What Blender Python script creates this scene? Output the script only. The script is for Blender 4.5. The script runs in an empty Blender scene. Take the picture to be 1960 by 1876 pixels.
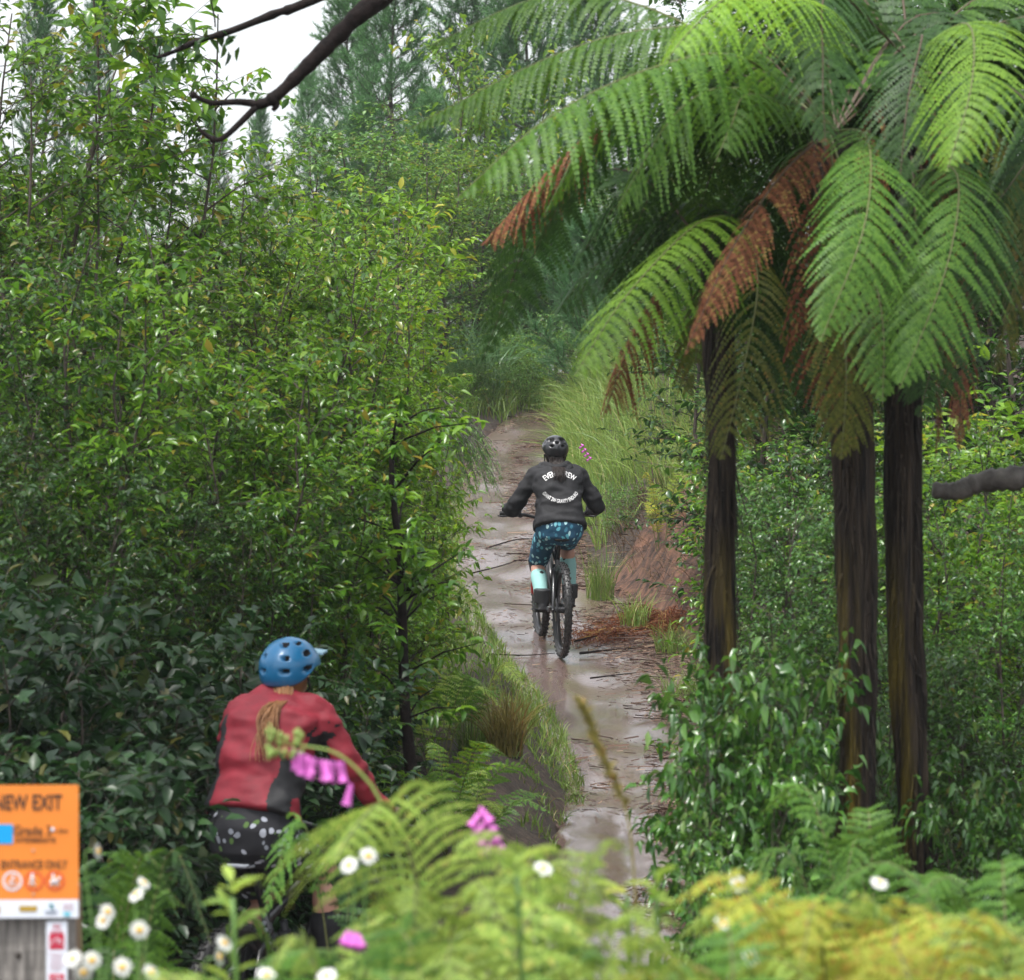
import bpy, bmesh, math, random
import numpy as np
from mathutils import Vector, Matrix, Quaternion, noise
from mathutils.bvhtree import BVHTree
R = math.radians
SC = bpy.context.scene
COL = SC.collection

# ------------------------------------------------------------------ camera, sky, sun, exposure
CZ = 2.55                       # camera height over the low part of the trail
FP = 7522.0                     # focal length in 1960-wide photograph units
cam_d = bpy.data.cameras.new('camera'); cam = bpy.data.objects.new('camera', cam_d); COL.objects.link(cam)
cam.location = (0, 0, CZ); cam.rotation_euler = (R(90), 0, 0)
cam_d.sensor_width = 36; cam_d.sensor_fit = 'HORIZONTAL'; cam_d.lens = 36*FP/1960.0
cam_d.clip_end = 2000; cam_d.clip_start = .1
cam_d.dof.use_dof = True; cam_d.dof.focus_distance = 30.4; cam_d.dof.aperture_fstop = 7.6
SC.camera = cam
w = bpy.data.worlds.new('World'); SC.world = w; w.use_nodes = True
nt = w.node_tree; bg = nt.nodes['Background']
sky = nt.nodes.new('ShaderNodeTexSky'); sky.sky_type = 'NISHITA'; sky.sun_disc = False
SUN_EL, SUN_AZ = R(68), R(215)
sky.sun_elevation = SUN_EL; sky.sun_rotation = SUN_AZ; sky.air_density = 1.0; sky.dust_density = 3.0; sky.ozone_density = 1.0
hs = nt.nodes.new('ShaderNodeHueSaturation'); hs.inputs['Saturation'].default_value = .22   # an overcast sky is nearly grey
nt.links.new(sky.outputs[0], hs.inputs['Color']); nt.links.new(hs.outputs[0], bg.inputs['Color'])
bg.inputs['Strength'].default_value = .12
sun_d = bpy.data.lights.new('sun', 'SUN'); sun_d.energy = 1.5; sun_d.angle = R(14); sun_d.color = (1, .97, .92)
sun = bpy.data.objects.new('sun', sun_d); COL.objects.link(sun)
sdir = Vector((math.sin(SUN_AZ)*math.cos(SUN_EL), math.cos(SUN_AZ)*math.cos(SUN_EL), math.sin(SUN_EL)))
sun.rotation_euler = sdir.to_track_quat('Z', 'Y').to_euler()
SC.view_settings.view_transform = 'Standard'; SC.view_settings.look = 'None'
SC.view_settings.exposure = 1.5; SC.view_settings.gamma = 1
SC.render.engine = 'CYCLES'
SC.cycles.max_bounces = 6; SC.cycles.diffuse_bounces = 3; SC.cycles.glossy_bounces = 2
SC.cycles.transmission_bounces = 3; SC.cycles.volume_bounces = 0
SC.cycles.sample_clamp_indirect = 6

# ------------------------------------------------------------------ helpers
def P(px, py, D):
    return Vector(((px-980)/FP*D, D, CZ-(py-938)/FP*D))
def tag(o, label=None, cat=None, group=None, kind=None):
    if label: o['label'] = label
    if cat: o['category'] = cat
    if group: o['group'] = group
    if kind: o['kind'] = kind
    return o
def empty(name, loc=(0, 0, 0), rot=(0, 0, 0)):
    o = bpy.data.objects.new(name, None); COL.objects.link(o); o.location = loc; o.rotation_euler = rot
    o.empty_display_size = .1
    return o
def link(name, me, mat=None, parent=None, smooth=False):
    o = bpy.data.objects.new(name, me); COL.objects.link(o)
    if mat is not None:
        for m in (mat if isinstance(mat, (list, tuple)) else [mat]): me.materials.append(m)
    if parent: o.parent = parent
    if smooth: me.polygons.foreach_set('use_smooth', [True]*len(me.polygons))
    return o
def np_mesh(name, V, T, Q=None, smooth=False):
    """numpy vertices, triangles and quads -> mesh"""
    me = bpy.data.meshes.new(name)
    V = np.asarray(V, np.float32).reshape(-1, 3)
    T = np.zeros((0, 3), np.int32) if T is None else np.asarray(T, np.int32).reshape(-1, 3)
    Q = np.zeros((0, 4), np.int32) if Q is None else np.asarray(Q, np.int32).reshape(-1, 4)
    me.vertices.add(len(V)); me.vertices.foreach_set('co', V.ravel())
    nl = T.size+Q.size
    me.loops.add(nl); me.loops.foreach_set('vertex_index', np.concatenate([T.ravel(), Q.ravel()]))
    n = len(T)+len(Q)
    me.polygons.add(n)
    me.polygons.foreach_set('loop_start', np.concatenate([np.arange(len(T))*3, T.size+np.arange(len(Q))*4]).astype(np.int32))
    if smooth: me.polygons.foreach_set('use_smooth', np.ones(n, bool))
    me.update(calc_edges=True); me.validate()
    return me
class MB:
    """collects shapes for one mesh"""
    def __init__(s): s.v = []; s.f = []; s.mi = []
    def add(s, vs, fs, m=0):
        o = len(s.v); s.v += [tuple(v) for v in vs]; s.f += [tuple(i+o for i in f) for f in fs]; s.mi += [m]*len(fs)
    def tube(s, pts, rad, n=8, cap=True, m=0, round_=False):
        pts = [Vector(p) for p in pts]
        if not hasattr(rad, '__len__'): rad = [rad]*len(pts)
        rad = list(rad)
        if round_:
            a = (pts[0]-pts[1]).normalized(); b = (pts[-1]-pts[-2]).normalized()
            r0, r1 = rad[0], rad[-1]
            pts = [pts[0]+a*r0*.95, pts[0]+a*r0*.6]+pts+[pts[-1]+b*r1*.6, pts[-1]+b*r1*.95]
            rad = [r0*.3, r0*.8]+rad+[r1*.8, r1*.3]
        vs = []; fs = []
        t = (pts[1]-pts[0]).normalized()
        u = t.orthogonal().normalized()
        for i, p in enumerate(pts):
            t = (pts[min(i+1, len(pts)-1)]-pts[max(i-1, 0)])
            if t.length < 1e-9: t = Vector((0, 0, 1))
            t.normalize()
            u = (u-t*u.dot(t))
            u = u.normalized() if u.length > 1e-6 else t.orthogonal().normalized()
            b = t.cross(u)
            for k in range(n):
                a = 2*math.pi*k/n
                vs.append(p+(u*math.cos(a)+b*math.sin(a))*rad[i])
        for i in range(len(pts)-1):
            for k in range(n):
                fs.append((i*n+k, i*n+(k+1) % n, (i+1)*n+(k+1) % n, (i+1)*n+k))
        if cap:
            fs.append(tuple(range(n-1, -1, -1))); fs.append(tuple((len(pts)-1)*n+k for k in range(n)))
        s.add(vs, fs, m); return s
    def loft(s, rings, n=20, m=0, power=2.0):
        """rings: (centre, half width along x, half depth, depth direction)"""
        vs = []; fs = []
        for c, hw, hd, dd in rings:
            c = Vector(c); dd = Vector(dd).normalized()
            for k in range(n):
                a = 2*math.pi*k/n; ca, sa = math.cos(a), math.sin(a)
                e = 2/power
                vs.append(c+Vector((1, 0, 0))*hw*math.copysign(abs(ca)**e, ca)+dd*hd*math.copysign(abs(sa)**e, sa))
        L = len(rings)
        for i in range(L-1):
            for k in range(n): fs.append((i*n+k, i*n+(k+1) % n, (i+1)*n+(k+1) % n, (i+1)*n+k))
        fs.append(tuple(range(n-1, -1, -1))); fs.append(tuple((L-1)*n+k for k in range(n)))
        s.add(vs, fs, m); return s
    def box(s, c, d, m=0, rot=None):
        c = Vector(c); x, y, z = d[0]/2, d[1]/2, d[2]/2
        vs = [Vector((i*x, j*y, k*z)) for i in (-1, 1) for j in (-1, 1) for k in (-1, 1)]
        if rot is not None: vs = [rot @ v for v in vs]
        s.add([v+c for v in vs], [(0, 1, 3, 2), (4, 6, 7, 5), (0, 4, 5, 1), (2, 3, 7, 6), (0, 2, 6, 4), (1, 5, 7, 3)], m); return s
    def ball(s, c, r, nu=14, nv=9, m=0, rot=None):
        if not hasattr(r, '__len__'): r = (r, r, r)
        c = Vector(c); vs = []; fs = []
        for j in range(1, nv):
            th = math.pi*j/nv
            for i in range(nu):
                a = 2*math.pi*i/nu
                v = Vector((r[0]*math.sin(th)*math.cos(a), r[1]*math.sin(th)*math.sin(a), r[2]*math.cos(th)))
                vs.append(v)
        top = len(vs); vs.append(Vector((0, 0, r[2]))); vs.append(Vector((0, 0, -r[2])))
        if rot is not None: vs = [rot @ v for v in vs]
        for j in range(nv-2):
            for i in range(nu): fs.append((j*nu+i, (j+1)*nu+i, (j+1)*nu+(i+1) % nu, j*nu+(i+1) % nu))
        for i in range(nu):
            fs.append((top, i, (i+1) % nu)); fs.append((top+1, (nv-2)*nu+(i+1) % nu, (nv-2)*nu+i))
        s.add([v+c for v in vs], fs, m); return s
    def ring(s, c, Rr, r, axis='x', nu=48, nv=8, m=0, sq=1.0):
        c = Vector(c); vs = []; fs = []
        for i in range(nu):
            a = 2*math.pi*i/nu
            for j in range(nv):
                b = 2*math.pi*j/nv
                rr = Rr+r*math.cos(b); h = r*math.sin(b)*sq
                vs.append(c+Vector((h, rr*math.cos(a), rr*math.sin(a))))
        for i in range(nu):
            for j in range(nv): fs.append((i*nv+j, ((i+1) % nu)*nv+j, ((i+1) % nu)*nv+(j+1) % nv, i*nv+(j+1) % nv))
        s.add(vs, fs, m); return s
    def mesh(s, name):
        me = bpy.data.meshes.new(name); me.from_pydata(s.v, [], s.f)
        if any(s.mi): me.polygons.foreach_set('material_index', s.mi)
        bm = bmesh.new(); bm.from_mesh(me); bmesh.ops.recalc_face_normals(bm, faces=bm.faces); bm.to_mesh(me); bm.free()
        me.update(); return me
    def build(s, name, mat, parent=None, smooth=True):
        return link(name, s.mesh(name), mat, parent, smooth)
def remeshed(mb, voxel=.011, it=4, fac=.5):
    ob = bpy.data.objects.new('remesh_source', mb.mesh('remesh_source')); COL.objects.link(ob)
    m = ob.modifiers.new('r', 'REMESH'); m.mode = 'VOXEL'; m.voxel_size = voxel
    if it:
        k = ob.modifiers.new('s', 'SMOOTH'); k.iterations = it; k.factor = fac
    dg = bpy.context.evaluated_depsgraph_get(); dg.update()
    me = bpy.data.meshes.new_from_object(ob.evaluated_get(dg), depsgraph=dg)
    bpy.data.objects.remove(ob)
    return me
def crom(pts, n):
    pts = [Vector(p) for p in pts]
    if len(pts) == 2: return [pts[0].lerp(pts[1], i/(n-1)) for i in range(n)]
    e = [pts[0]*2-pts[1]]+pts+[pts[-1]*2-pts[-2]]
    out = []
    for i in range(n):
        u = i/(n-1)*(len(pts)-1); k = min(int(u), len(pts)-2); t = u-k
        a, b, c, d = e[k], e[k+1], e[k+2], e[k+3]
        out.append(.5*((2*b)+(c-a)*t+(2*a-5*b+4*c-d)*t*t+(3*b-a-3*c+d)*t**3))
    return out
def ss(a, b, x):
    t = min(1, max(0, (x-a)/(b-a))); return t*t*(3-2*t)

# ------------------------------------------------------------------ materials
def mat(name, color, rough=.6, metal=0, spec=.5, coat=0, noise_amt=0, noise_scale=20, bump=0, bump_scale=60, c2=None, stretch=None):
    m = bpy.data.materials.new(name); m.use_nodes = True
    n = m.node_tree; b = n.nodes['Principled BSDF']
    b.inputs['Base Color'].default_value = (*color, 1); b.inputs['Roughness'].default_value = rough
    b.inputs['Metallic'].default_value = metal; b.inputs['Specular IOR Level'].default_value = spec
    b.inputs['Coat Weight'].default_value = coat
    tc = n.nodes.new('ShaderNodeTexCoord'); src = tc.outputs['Object']
    if stretch:
        mp = n.nodes.new('ShaderNodeMapping'); mp.inputs['Scale'].default_value = stretch
        n.links.new(src, mp.inputs['Vector']); src = mp.outputs[0]
    if noise_amt or c2:
        t = n.nodes.new('ShaderNodeTexNoise'); t.inputs['Scale'].default_value = noise_scale; t.inputs['Detail'].default_value = 5
        n.links.new(src, t.inputs['Vector'])
        rp = n.nodes.new('ShaderNodeValToRGB')
        rp.color_ramp.elements[0].position = .35; rp.color_ramp.elements[1].position = .68
        a = noise_amt
        rp.color_ramp.elements[0].color = (*[c*(1-a) for c in color], 1)
        rp.color_ramp.elements[1].color = (*(c2 or [min(1, c*(1+a)) for c in color]), 1)
        n.links.new(t.outputs['Fac'], rp.inputs['Fac']); n.links.new(rp.outputs[0], b.inputs['Base Color'])
    if bump:
        t2 = n.nodes.new('ShaderNodeTexNoise'); t2.inputs['Scale'].default_value = bump_scale; t2.inputs['Detail'].default_value = 4
        n.links.new(src, t2.inputs['Vector'])
        bp = n.nodes.new('ShaderNodeBump'); bp.inputs['Strength'].default_value = bump; bp.inputs['Distance'].default_value = .01
        n.links.new(t2.outputs['Fac'], bp.inputs['Height']); n.links.new(bp.outputs[0], b.inputs['Normal'])
    return m
def leafmat(name, dark, mid, light, odd=None, rough=.35, trans=.3, coat=.0, odd_at=.96, tcol=None, big=0.0, spec=.5):
    """leaf surface: colour varies from leaf to leaf and a little from plant to plant"""
    m = bpy.data.materials.new(name); m.use_nodes = True
    n = m.node_tree; b = n.nodes['Principled BSDF']; out = n.nodes['Material Output']
    b.inputs['Roughness'].default_value = rough; b.inputs['Coat Weight'].default_value = coat; b.inputs['Coat Roughness'].default_value = .12
    b.inputs['Specular IOR Level'].default_value = spec
    g = n.nodes.new('ShaderNodeNewGeometry'); rp = n.nodes.new('ShaderNodeValToRGB'); cr = rp.color_ramp
    cr.elements[0].color = (*dark, 1); cr.elements[0].position = 0
    e = cr.elements.new(.45); e.color = (*mid, 1)
    e = cr.elements.new(odd_at-.03); e.color = (*light, 1)
    cr.elements[-1].position = 1.0; cr.elements[-1].color = (*(odd or light), 1)
    e = cr.elements.new(odd_at); e.color = (*(odd or light), 1)
    n.links.new(g.outputs['Random Per Island'], rp.inputs['Fac'])
    oi = n.nodes.new('ShaderNodeObjectInfo'); mr = n.nodes.new('ShaderNodeMapRange')
    mr.inputs['To Min'].default_value = .8; mr.inputs['To Max'].default_value = 1.2
    n.links.new(oi.outputs['Random'], mr.inputs['Value'])
    h = n.nodes.new('ShaderNodeHueSaturation'); n.links.new(rp.outputs[0], h.inputs['Color']); n.links.new(mr.outputs[0], h.inputs['Value'])
    n.links.new(h.outputs[0], b.inputs['Base Color'])
    tr = n.nodes.new('ShaderNodeBsdfTranslucent'); mx = n.nodes.new('ShaderNodeMixShader'); mx.inputs[0].default_value = trans
    h2 = n.nodes.new('ShaderNodeHueSaturation'); h2.inputs['Hue'].default_value = .488; h2.inputs['Value'].default_value = 1.5
    n.links.new(h.outputs[0], h2.inputs['Color']); n.links.new(h2.outputs[0], tr.inputs['Color'])
    n.links.new(b.outputs[0], mx.inputs[1]); n.links.new(tr.outputs[0], mx.inputs[2]); n.links.new(mx.outputs[0], out.inputs['Surface'])
    return m
M = {}
M['leaf'] = leafmat('glossy_leaf', (.032, .1, .009), (.075, .185, .014), (.145, .28, .02), (.26, .22, .03), rough=.3, coat=.25, trans=.42, odd_at=.982)
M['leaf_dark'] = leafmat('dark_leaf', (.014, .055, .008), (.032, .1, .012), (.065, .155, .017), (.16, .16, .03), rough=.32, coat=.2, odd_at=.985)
M['leaf_shade'] = leafmat('shade_toned_leaf', (.007, .028, .008), (.014, .048, .012), (.026, .075, .016), (.1, .1, .02), rough=.42, coat=.04, odd_at=.985)  # darker leaf copy: the deep shade is put into its green
M['leaf_yellow'] = leafmat('yellow_green_leaf', (.06, .15, .012), (.11, .23, .017), (.18, .32, .022), (.3, .3, .03), rough=.38, trans=.4)  # yellow green leaf; in the thicket its lightness also stands in for light
M['leaf_far'] = leafmat('bank_leaf', (.045, .125, .022), (.08, .19, .03), (.13, .26, .04), (.18, .2, .06), rough=.4)
M['leaf_right'] = leafmat('broad_leaf', (.024, .085, .014), (.05, .15, .02), (.1, .23, .028), (.14, .24, .05), rough=.3, coat=.3)
M['frond'] = leafmat('fern_frond', (.042, .115, .013), (.066, .155, .018), (.095, .2, .023), rough=.5, trans=.35, spec=.3)
M['frond_bright'] = leafmat('bright_frond', (.11, .23, .02), (.155, .3, .028), (.2, .36, .036), rough=.5, trans=.4, spec=.3)  # brighter copy of the frond green, standing in for lit fronds
M['frond_dark'] = leafmat('shaded_frond', (.018, .055, .012), (.028, .075, .014), (.04, .1, .018), rough=.5, trans=.3, spec=.3)  # dark copy of the frond green with the shade in its colour
M['frond_olive'] = leafmat('fading_frond', (.055, .075, .014), (.085, .1, .018), (.12, .13, .022), (.17, .12, .025), rough=.6, trans=.3, spec=.2)
M['frond_dead'] = leafmat('dead_frond', (.1, .035, .02), (.16, .058, .03), (.22, .09, .04), (.28, .18, .06), rough=.8, trans=.2, spec=.2, odd_at=.9)
M['fern_pale'] = leafmat('pale_fern', (.13, .22, .035), (.21, .31, .055), (.3, .4, .08), (.38, .4, .09), rough=.55, trans=.4, spec=.3)
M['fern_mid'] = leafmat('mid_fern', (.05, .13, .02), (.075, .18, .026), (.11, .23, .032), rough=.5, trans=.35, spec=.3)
M['fern_yellow'] = leafmat('yellow_fern', (.19, .26, .03), (.3, .34, .045), (.4, .4, .07), (.34, .2, .04), rough=.6, trans=.4, spec=.2, odd_at=.88)
M['fern_brown'] = leafmat('brown_fern', (.16, .1, .04), (.25, .16, .06), (.33, .22, .09), rough=.8, trans=.2, spec=.2)
M['pine'] = leafmat('pine_needles', (.04, .12, .035), (.065, .175, .05), (.1, .24, .07), rough=.5, trans=.15)
M['pine_near'] = leafmat('young_pine_needles', (.03, .1, .03), (.05, .15, .045), (.08, .2, .06), rough=.45, trans=.2)
M['grass_gold'] = leafmat('long_grass', (.09, .17, .03), (.15, .24, .045), (.23, .32, .07), (.3, .28, .1), rough=.5, trans=.3)
M['grass_green'] = leafmat('verge_grass', (.07, .14, .02), (.11, .19, .03), (.17, .25, .04), (.28, .24, .08), rough=.5, trans=.3)
M['grass_tan'] = leafmat('tussock_grass', (.12, .11, .02), (.2, .17, .035), (.27, .22, .06), (.3, .17, .06), rough=.6, trans=.25)
M['straw'] = leafmat('dead_straw', (.05, .03, .016), (.1, .06, .03), (.19, .12, .055), (.12, .15, .03), rough=.8, trans=.15)
M['flax'] = leafmat('strap_leaf', (.05, .12, .04), (.08, .17, .06), (.12, .22, .09), rough=.35)
M['litter'] = leafmat('pine_litter', (.04, .02, .014), (.08, .04, .026), (.14, .075, .045), (.26, .18, .12), rough=.7, trans=0, odd_at=.92)
M['bark'] = mat('shrub_bark', (.055, .042, .032), .8, noise_amt=.5, noise_scale=15, bump=.5, bump_scale=50)
M['bark_wet'] = mat('wet_black_bark', (.014, .009, .008), .75, spec=.2, noise_amt=.5, noise_scale=25, bump=.8, bump_scale=40)
M['bark_grey'] = mat('grey_bark', (.1, .09, .08), .8, noise_amt=.5, noise_scale=12, bump=.8, bump_scale=30)
M['rachis'] = mat('frond_stalk', (.1, .11, .03), .55)
M['rachis_dark'] = mat('brown_stalk', (.07, .045, .025), .6)
M['petal'] = mat('white_petal', (.6, .61, .58), .6, spec=.2)
M['disc'] = mat('yellow_disc', (.72, .42, .03), .7)
M['stem'] = mat('flower_stem', (.1, .2, .04), .55)
M['foxglove'] = mat('foxglove_bell', (.5, .1, .42), .5, noise_amt=.25, noise_scale=40)
M['foxbud'] = mat('foxglove_bud', (.22, .32, .07), .5)

def trunk_material():
    """fibrous tree-fern trunk: long upright dark fibres with mustard algae low on one side"""
    m = bpy.data.materials.new('fibrous_trunk'); m.use_nodes = True; n = m.node_tree; b = n.nodes['Principled BSDF']
    b.inputs['Roughness'].default_value = .75; b.inputs['Specular IOR Level'].default_value = .3
    tc = n.nodes.new('ShaderNodeTexCoord'); mp = n.nodes.new('ShaderNodeMapping'); mp.inputs['Scale'].default_value = (60, 60, 3)
    n.links.new(tc.outputs['Object'], mp.inputs['Vector'])
    t = n.nodes.new('ShaderNodeTexNoise'); t.inputs['Scale'].default_value = 1; t.inputs['Detail'].default_value = 6; n.links.new(mp.outputs[0], t.inputs['Vector'])
    r = n.nodes.new('ShaderNodeValToRGB'); r.color_ramp.elements[0].position = .36; r.color_ramp.elements[1].position = .72
    r.color_ramp.elements[0].color = (.004, .003, .0025, 1); r.color_ramp.elements[1].color = (.07, .05, .034, 1); n.links.new(t.outputs['Fac'], r.inputs['Fac'])
    mp2 = n.nodes.new('ShaderNodeMapping'); mp2.inputs['Scale'].default_value = (14, 14, 1.5); n.links.new(tc.outputs['Object'], mp2.inputs['Vector'])
    t2 = n.nodes.new('ShaderNodeTexNoise'); t2.inputs['Detail'].default_value = 4; t2.inputs['Scale'].default_value = 1; n.links.new(mp2.outputs[0], t2.inputs['Vector'])
    sp = n.nodes.new('ShaderNodeSeparateXYZ'); n.links.new(tc.outputs['Object'], sp.inputs[0])
    side = n.nodes.new('ShaderNodeMapRange'); side.inputs['From Min'].default_value = .0; side.inputs['From Max'].default_value = -.04
    n.links.new(sp.outputs['X'], side.inputs['Value'])
    hi = n.nodes.new('ShaderNodeMapRange'); hi.inputs['From Min'].default_value = 2.35; hi.inputs['From Max'].default_value = 1.8; n.links.new(sp.outputs['Z'], hi.inputs['Value'])
    mu = n.nodes.new('ShaderNodeMath'); mu.operation = 'MULTIPLY'; n.links.new(side.outputs[0], mu.inputs[0]); n.links.new(hi.outputs[0], mu.inputs[1])
    r2 = n.nodes.new('ShaderNodeValToRGB'); r2.color_ramp.elements[0].position = .44; r2.color_ramp.elements[1].position = .66; n.links.new(t2.outputs['Fac'], r2.inputs['Fac'])
    mu2 = n.nodes.new('ShaderNodeMath'); mu2.operation = 'MULTIPLY'; n.links.new(mu.outputs[0], mu2.inputs[0]); n.links.new(r2.outputs[0], mu2.inputs[1])
    mx = n.nodes.new('ShaderNodeMix'); mx.data_type = 'RGBA'; n.links.new(mu2.outputs[0], mx.inputs[0]); n.links.new(r.outputs[0], mx.inputs[6]); mx.inputs[7].default_value = (.17, .125, .014, 1)
    n.links.new(mx.outputs[2], b.inputs['Base Color'])
    bp = n.nodes.new('ShaderNodeBump'); bp.inputs['Distance'].default_value = .03; bp.inputs['Strength'].default_value = .9; n.links.new(t.outputs['Fac'], bp.inputs['Height']); n.links.new(bp.outputs[0], b.inputs['Normal'])
    return m
M['trunk'] = trunk_material()

def ground_material(name, path):
    m = bpy.data.materials.new(name); m.use_nodes = True; n = m.node_tree; b = n.nodes['Principled BSDF']
    tc = n.nodes.new('ShaderNodeTexCoord')
    def nz(s, d=6, st=None):
        t = n.nodes.new('ShaderNodeTexNoise'); t.inputs['Scale'].default_value = s; t.inputs['Detail'].default_value = d
        if st:
            mp = n.nodes.new('ShaderNodeMapping'); mp.inputs['Scale'].default_value = st; n.links.new(tc.outputs['Object'], mp.inputs['Vector']); n.links.new(mp.outputs[0], t.inputs['Vector'])
        else: n.links.new(tc.outputs['Object'], t.inputs['Vector'])
        return t.outputs['Fac']
    def ramp(s, *st):
        r = n.nodes.new('ShaderNodeValToRGB'); n.links.new(s, r.inputs['Fac'])
        for i, (p, c) in enumerate(st):
            e = r.color_ramp.elements[i] if i < 2 else r.color_ramp.elements.new(p)
            e.position = p; e.color = (*c, 1) if hasattr(c, '__len__') else (c, c, c, 1)
        return r.outputs[0]
    def mix(f, a, c):
        x = n.nodes.new('ShaderNodeMix'); x.data_type = 'RGBA'; n.links.new(f, x.inputs[0]); n.links.new(a, x.inputs[6])
        if isinstance(c, tuple): x.inputs[7].default_value = (*c, 1)
        else: n.links.new(c, x.inputs[7])
        return x.outputs[2]
    if path:
        base = ramp(nz(1.6, 6, (1.3, .22, 1)), (.3, (.1, .06, .05)), (.62, (.2, .137, .122)), (.8, (.28, .205, .19)))
        lit = ramp(nz(2.2, 9, (1.3, .16, 1)), (.5, 0.0), (.75, .75))
        base = mix(lit, base, (.12, .07, .052))
        grain = ramp(nz(55, 4), (.42, .0), (.7, .55))
        base = mix(grain, base, (.1, .07, .055))
        b.inputs['Coat Weight'].default_value = .75; b.inputs['Coat Roughness'].default_value = .16
        rg = ramp(nz(1.0, 5, (1.2, .3, 1)), (.38, .12), (.56, .26), (.72, .5))
        n.links.new(rg, b.inputs['Roughness'])
        hs = nz(22, 9); st = .6
    else:
        base = ramp(nz(1.7), (.3, (.012, .008, .006)), (.6, (.035, .022, .015)), (.85, (.035, .05, .014)))
        grain = ramp(nz(28, 8), (.5, .0), (.72, .6)); base = mix(grain, base, (.1, .062, .04))
        b.inputs['Roughness'].default_value = .8
        hs = nz(25, 8); st = .9
    n.links.new(base, b.inputs['Base Color'])
    bp = n.nodes.new('ShaderNodeBump'); bp.inputs['Strength'].default_value = st; bp.inputs['Distance'].default_value = .02
    n.links.new(hs, bp.inputs['Height']); n.links.new(bp.outputs[0], b.inputs['Normal'])
    return m

# ------------------------------------------------------------------ terrain
ZT = [(-30, -1.25), (8.9, -1.25), (9.8, -1.6), (11.5, -2.4), (13, -2.5), (15.7, -2.45), (18, -2.25), (20, -2.03), (24, -1.79), (27, -1.56), (30, -1.32),
      (35, -.75), (40.5, .03), (44, .5), (47, .85), (50, 1.1), (60, 1.7), (80, 2.4), (120, 3.2), (320, 5)]
def zp(Y):
    for (a, za), (b, zb) in zip(ZT, ZT[1:]):
        if Y <= b:
            t = max(0, (Y-a)/(b-a)); return CZ+za+(zb-za)*t
    return CZ+ZT[-1][1]
PT = [(8, -300, 700, 1), (12.5, -200, 700, 1), (14, 100, 900, 1), (15.7, 320, 1150, 1), (18, 930, 1330, 1), (20, 1080, 1330, 1), (22, 1085, 1365, 1), (24, 1095, 1385, 1), (27, 1045, 1400, 1), (30, 965, 1330, 1), (32.5, 905, 1240, 1),
      (35, 858, 1130, 1), (40.5, 880, 1060, 1), (44, 905, 1060, 1), (47, 975, 1075, 1), (52, 1130, 1240, 1)]
def pedge(Y):
    Y = min(max(Y, PT[0][0]), PT[-1][0])
    for a, b in zip(PT, PT[1:]):
        if Y <= b[0]:
            t = (Y-a[0])/(b[0]-a[0]); l = a[1]+(b[1]-a[1])*t; r = a[2]+(b[2]-a[2])*t
            return (l-980)/FP*Y, (r-980)/FP*Y
def gz(X, Y):
    """ground height"""
    z = zp(Y)
    l, r = pedge(Y)
    nz = noise.noise(Vector((X*.7, Y*.7, 0)))*.12+noise.noise(Vector((X*2.3, Y*2.3, 4)))*.04
    out = max(l-X, X-r, 0)
    k = ss(0, .6, out)
    z += nz*k
    if X > r:
        d = X-r
        z += ss(.0, 1.5, d)*1.25*ss(27, 34, Y)*ss(70, 46, Y)+ss(.05, .5, d)*.12*ss(18, 24, Y)
        z += ss(1, 9, d)*1.6*ss(30, 45, Y)
    if X < l:
        d = l-X
        z += (ss(.02, .45, d)*.32+ss(0, .15, d)*(.09*noise.noise(Vector((X*5, Y*3, 8)))+.06*noise.noise(Vector((X*13, Y*9, 3)))))*ss(19.5, 22.5, Y)*ss(33, 27, Y)+ss(.1, 1, d)*.25*ss(33, 40, Y)
        z -= ss(.5, 2.2, d)*.45*ss(19, 23, Y)*ss(40, 30, Y)
    if Y > 47: z += ss(48, 60, Y)*1.3*ss(1.2, 4, abs(X-1.2))
    return z
def axis(segs):
    out = []
    for a, b, n in segs: out += [a+(b-a)*i/n for i in range(n)]
    return out+[segs[-1][1]]
xs = axis([(-200, -40, 10), (-40, -8, 20), (-8, -3, 20), (-3, 4, 64), (4, 8, 16), (8, 40, 20), (40, 200, 10)])
ys = axis([(-30, 5, 12), (5, 13, 40), (13, 50, 250), (50, 70, 30), (70, 320, 30)])
nx = len(xs)
V = [(x, y, gz(x, y)-(.13 if pedge(y)[0]-.05 < x < pedge(y)[1]+.05 and y < 51 else 0)) for y in ys for x in xs]
F = [(j*nx+i, j*nx+i+1, (j+1)*nx+i+1, (j+1)*nx+i) for j in range(len(ys)-1) for i in range(nx-1)]
tag(link('ground', np_mesh('ground', V, None, F, True), ground_material('forest_soil', False)), kind='structure')
V = []; F = []; NC = 22
py_ = axis([(10.5, 51, 330)])
for y in py_:
    l, r = pedge(y)
    l -= .02+.1*abs(noise.noise(Vector((y*1.7, 3, 0)))); r += .05+.16*abs(noise.noise(Vector((y*1.9, 9, 0))))
    for i in range(NC+1):
        x = l+(r-l)*i/NC
        rut = -.03*math.exp(-((i/NC-.42)/.16)**2)
        z = zp(y)+rut+noise.noise(Vector((x*1.6, y*1.2, 7)))*.03+noise.noise(Vector((x*4.5, y*.9, 2)))*.022+noise.noise(Vector((x*14, y*9, 3)))*.006
        if i in (0, NC): z = min(gz(x, y), zp(y))-.05
        V.append((x, y, z))
F = [(j*(NC+1)+i, j*(NC+1)+i+1, (j+1)*(NC+1)+i+1, (j+1)*(NC+1)+i) for j in range(len(py_)-1) for i in range(NC)]
tag(link('path', np_mesh('path', V, None, F, True), ground_material('wet_clay', True)), kind='structure')

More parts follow.
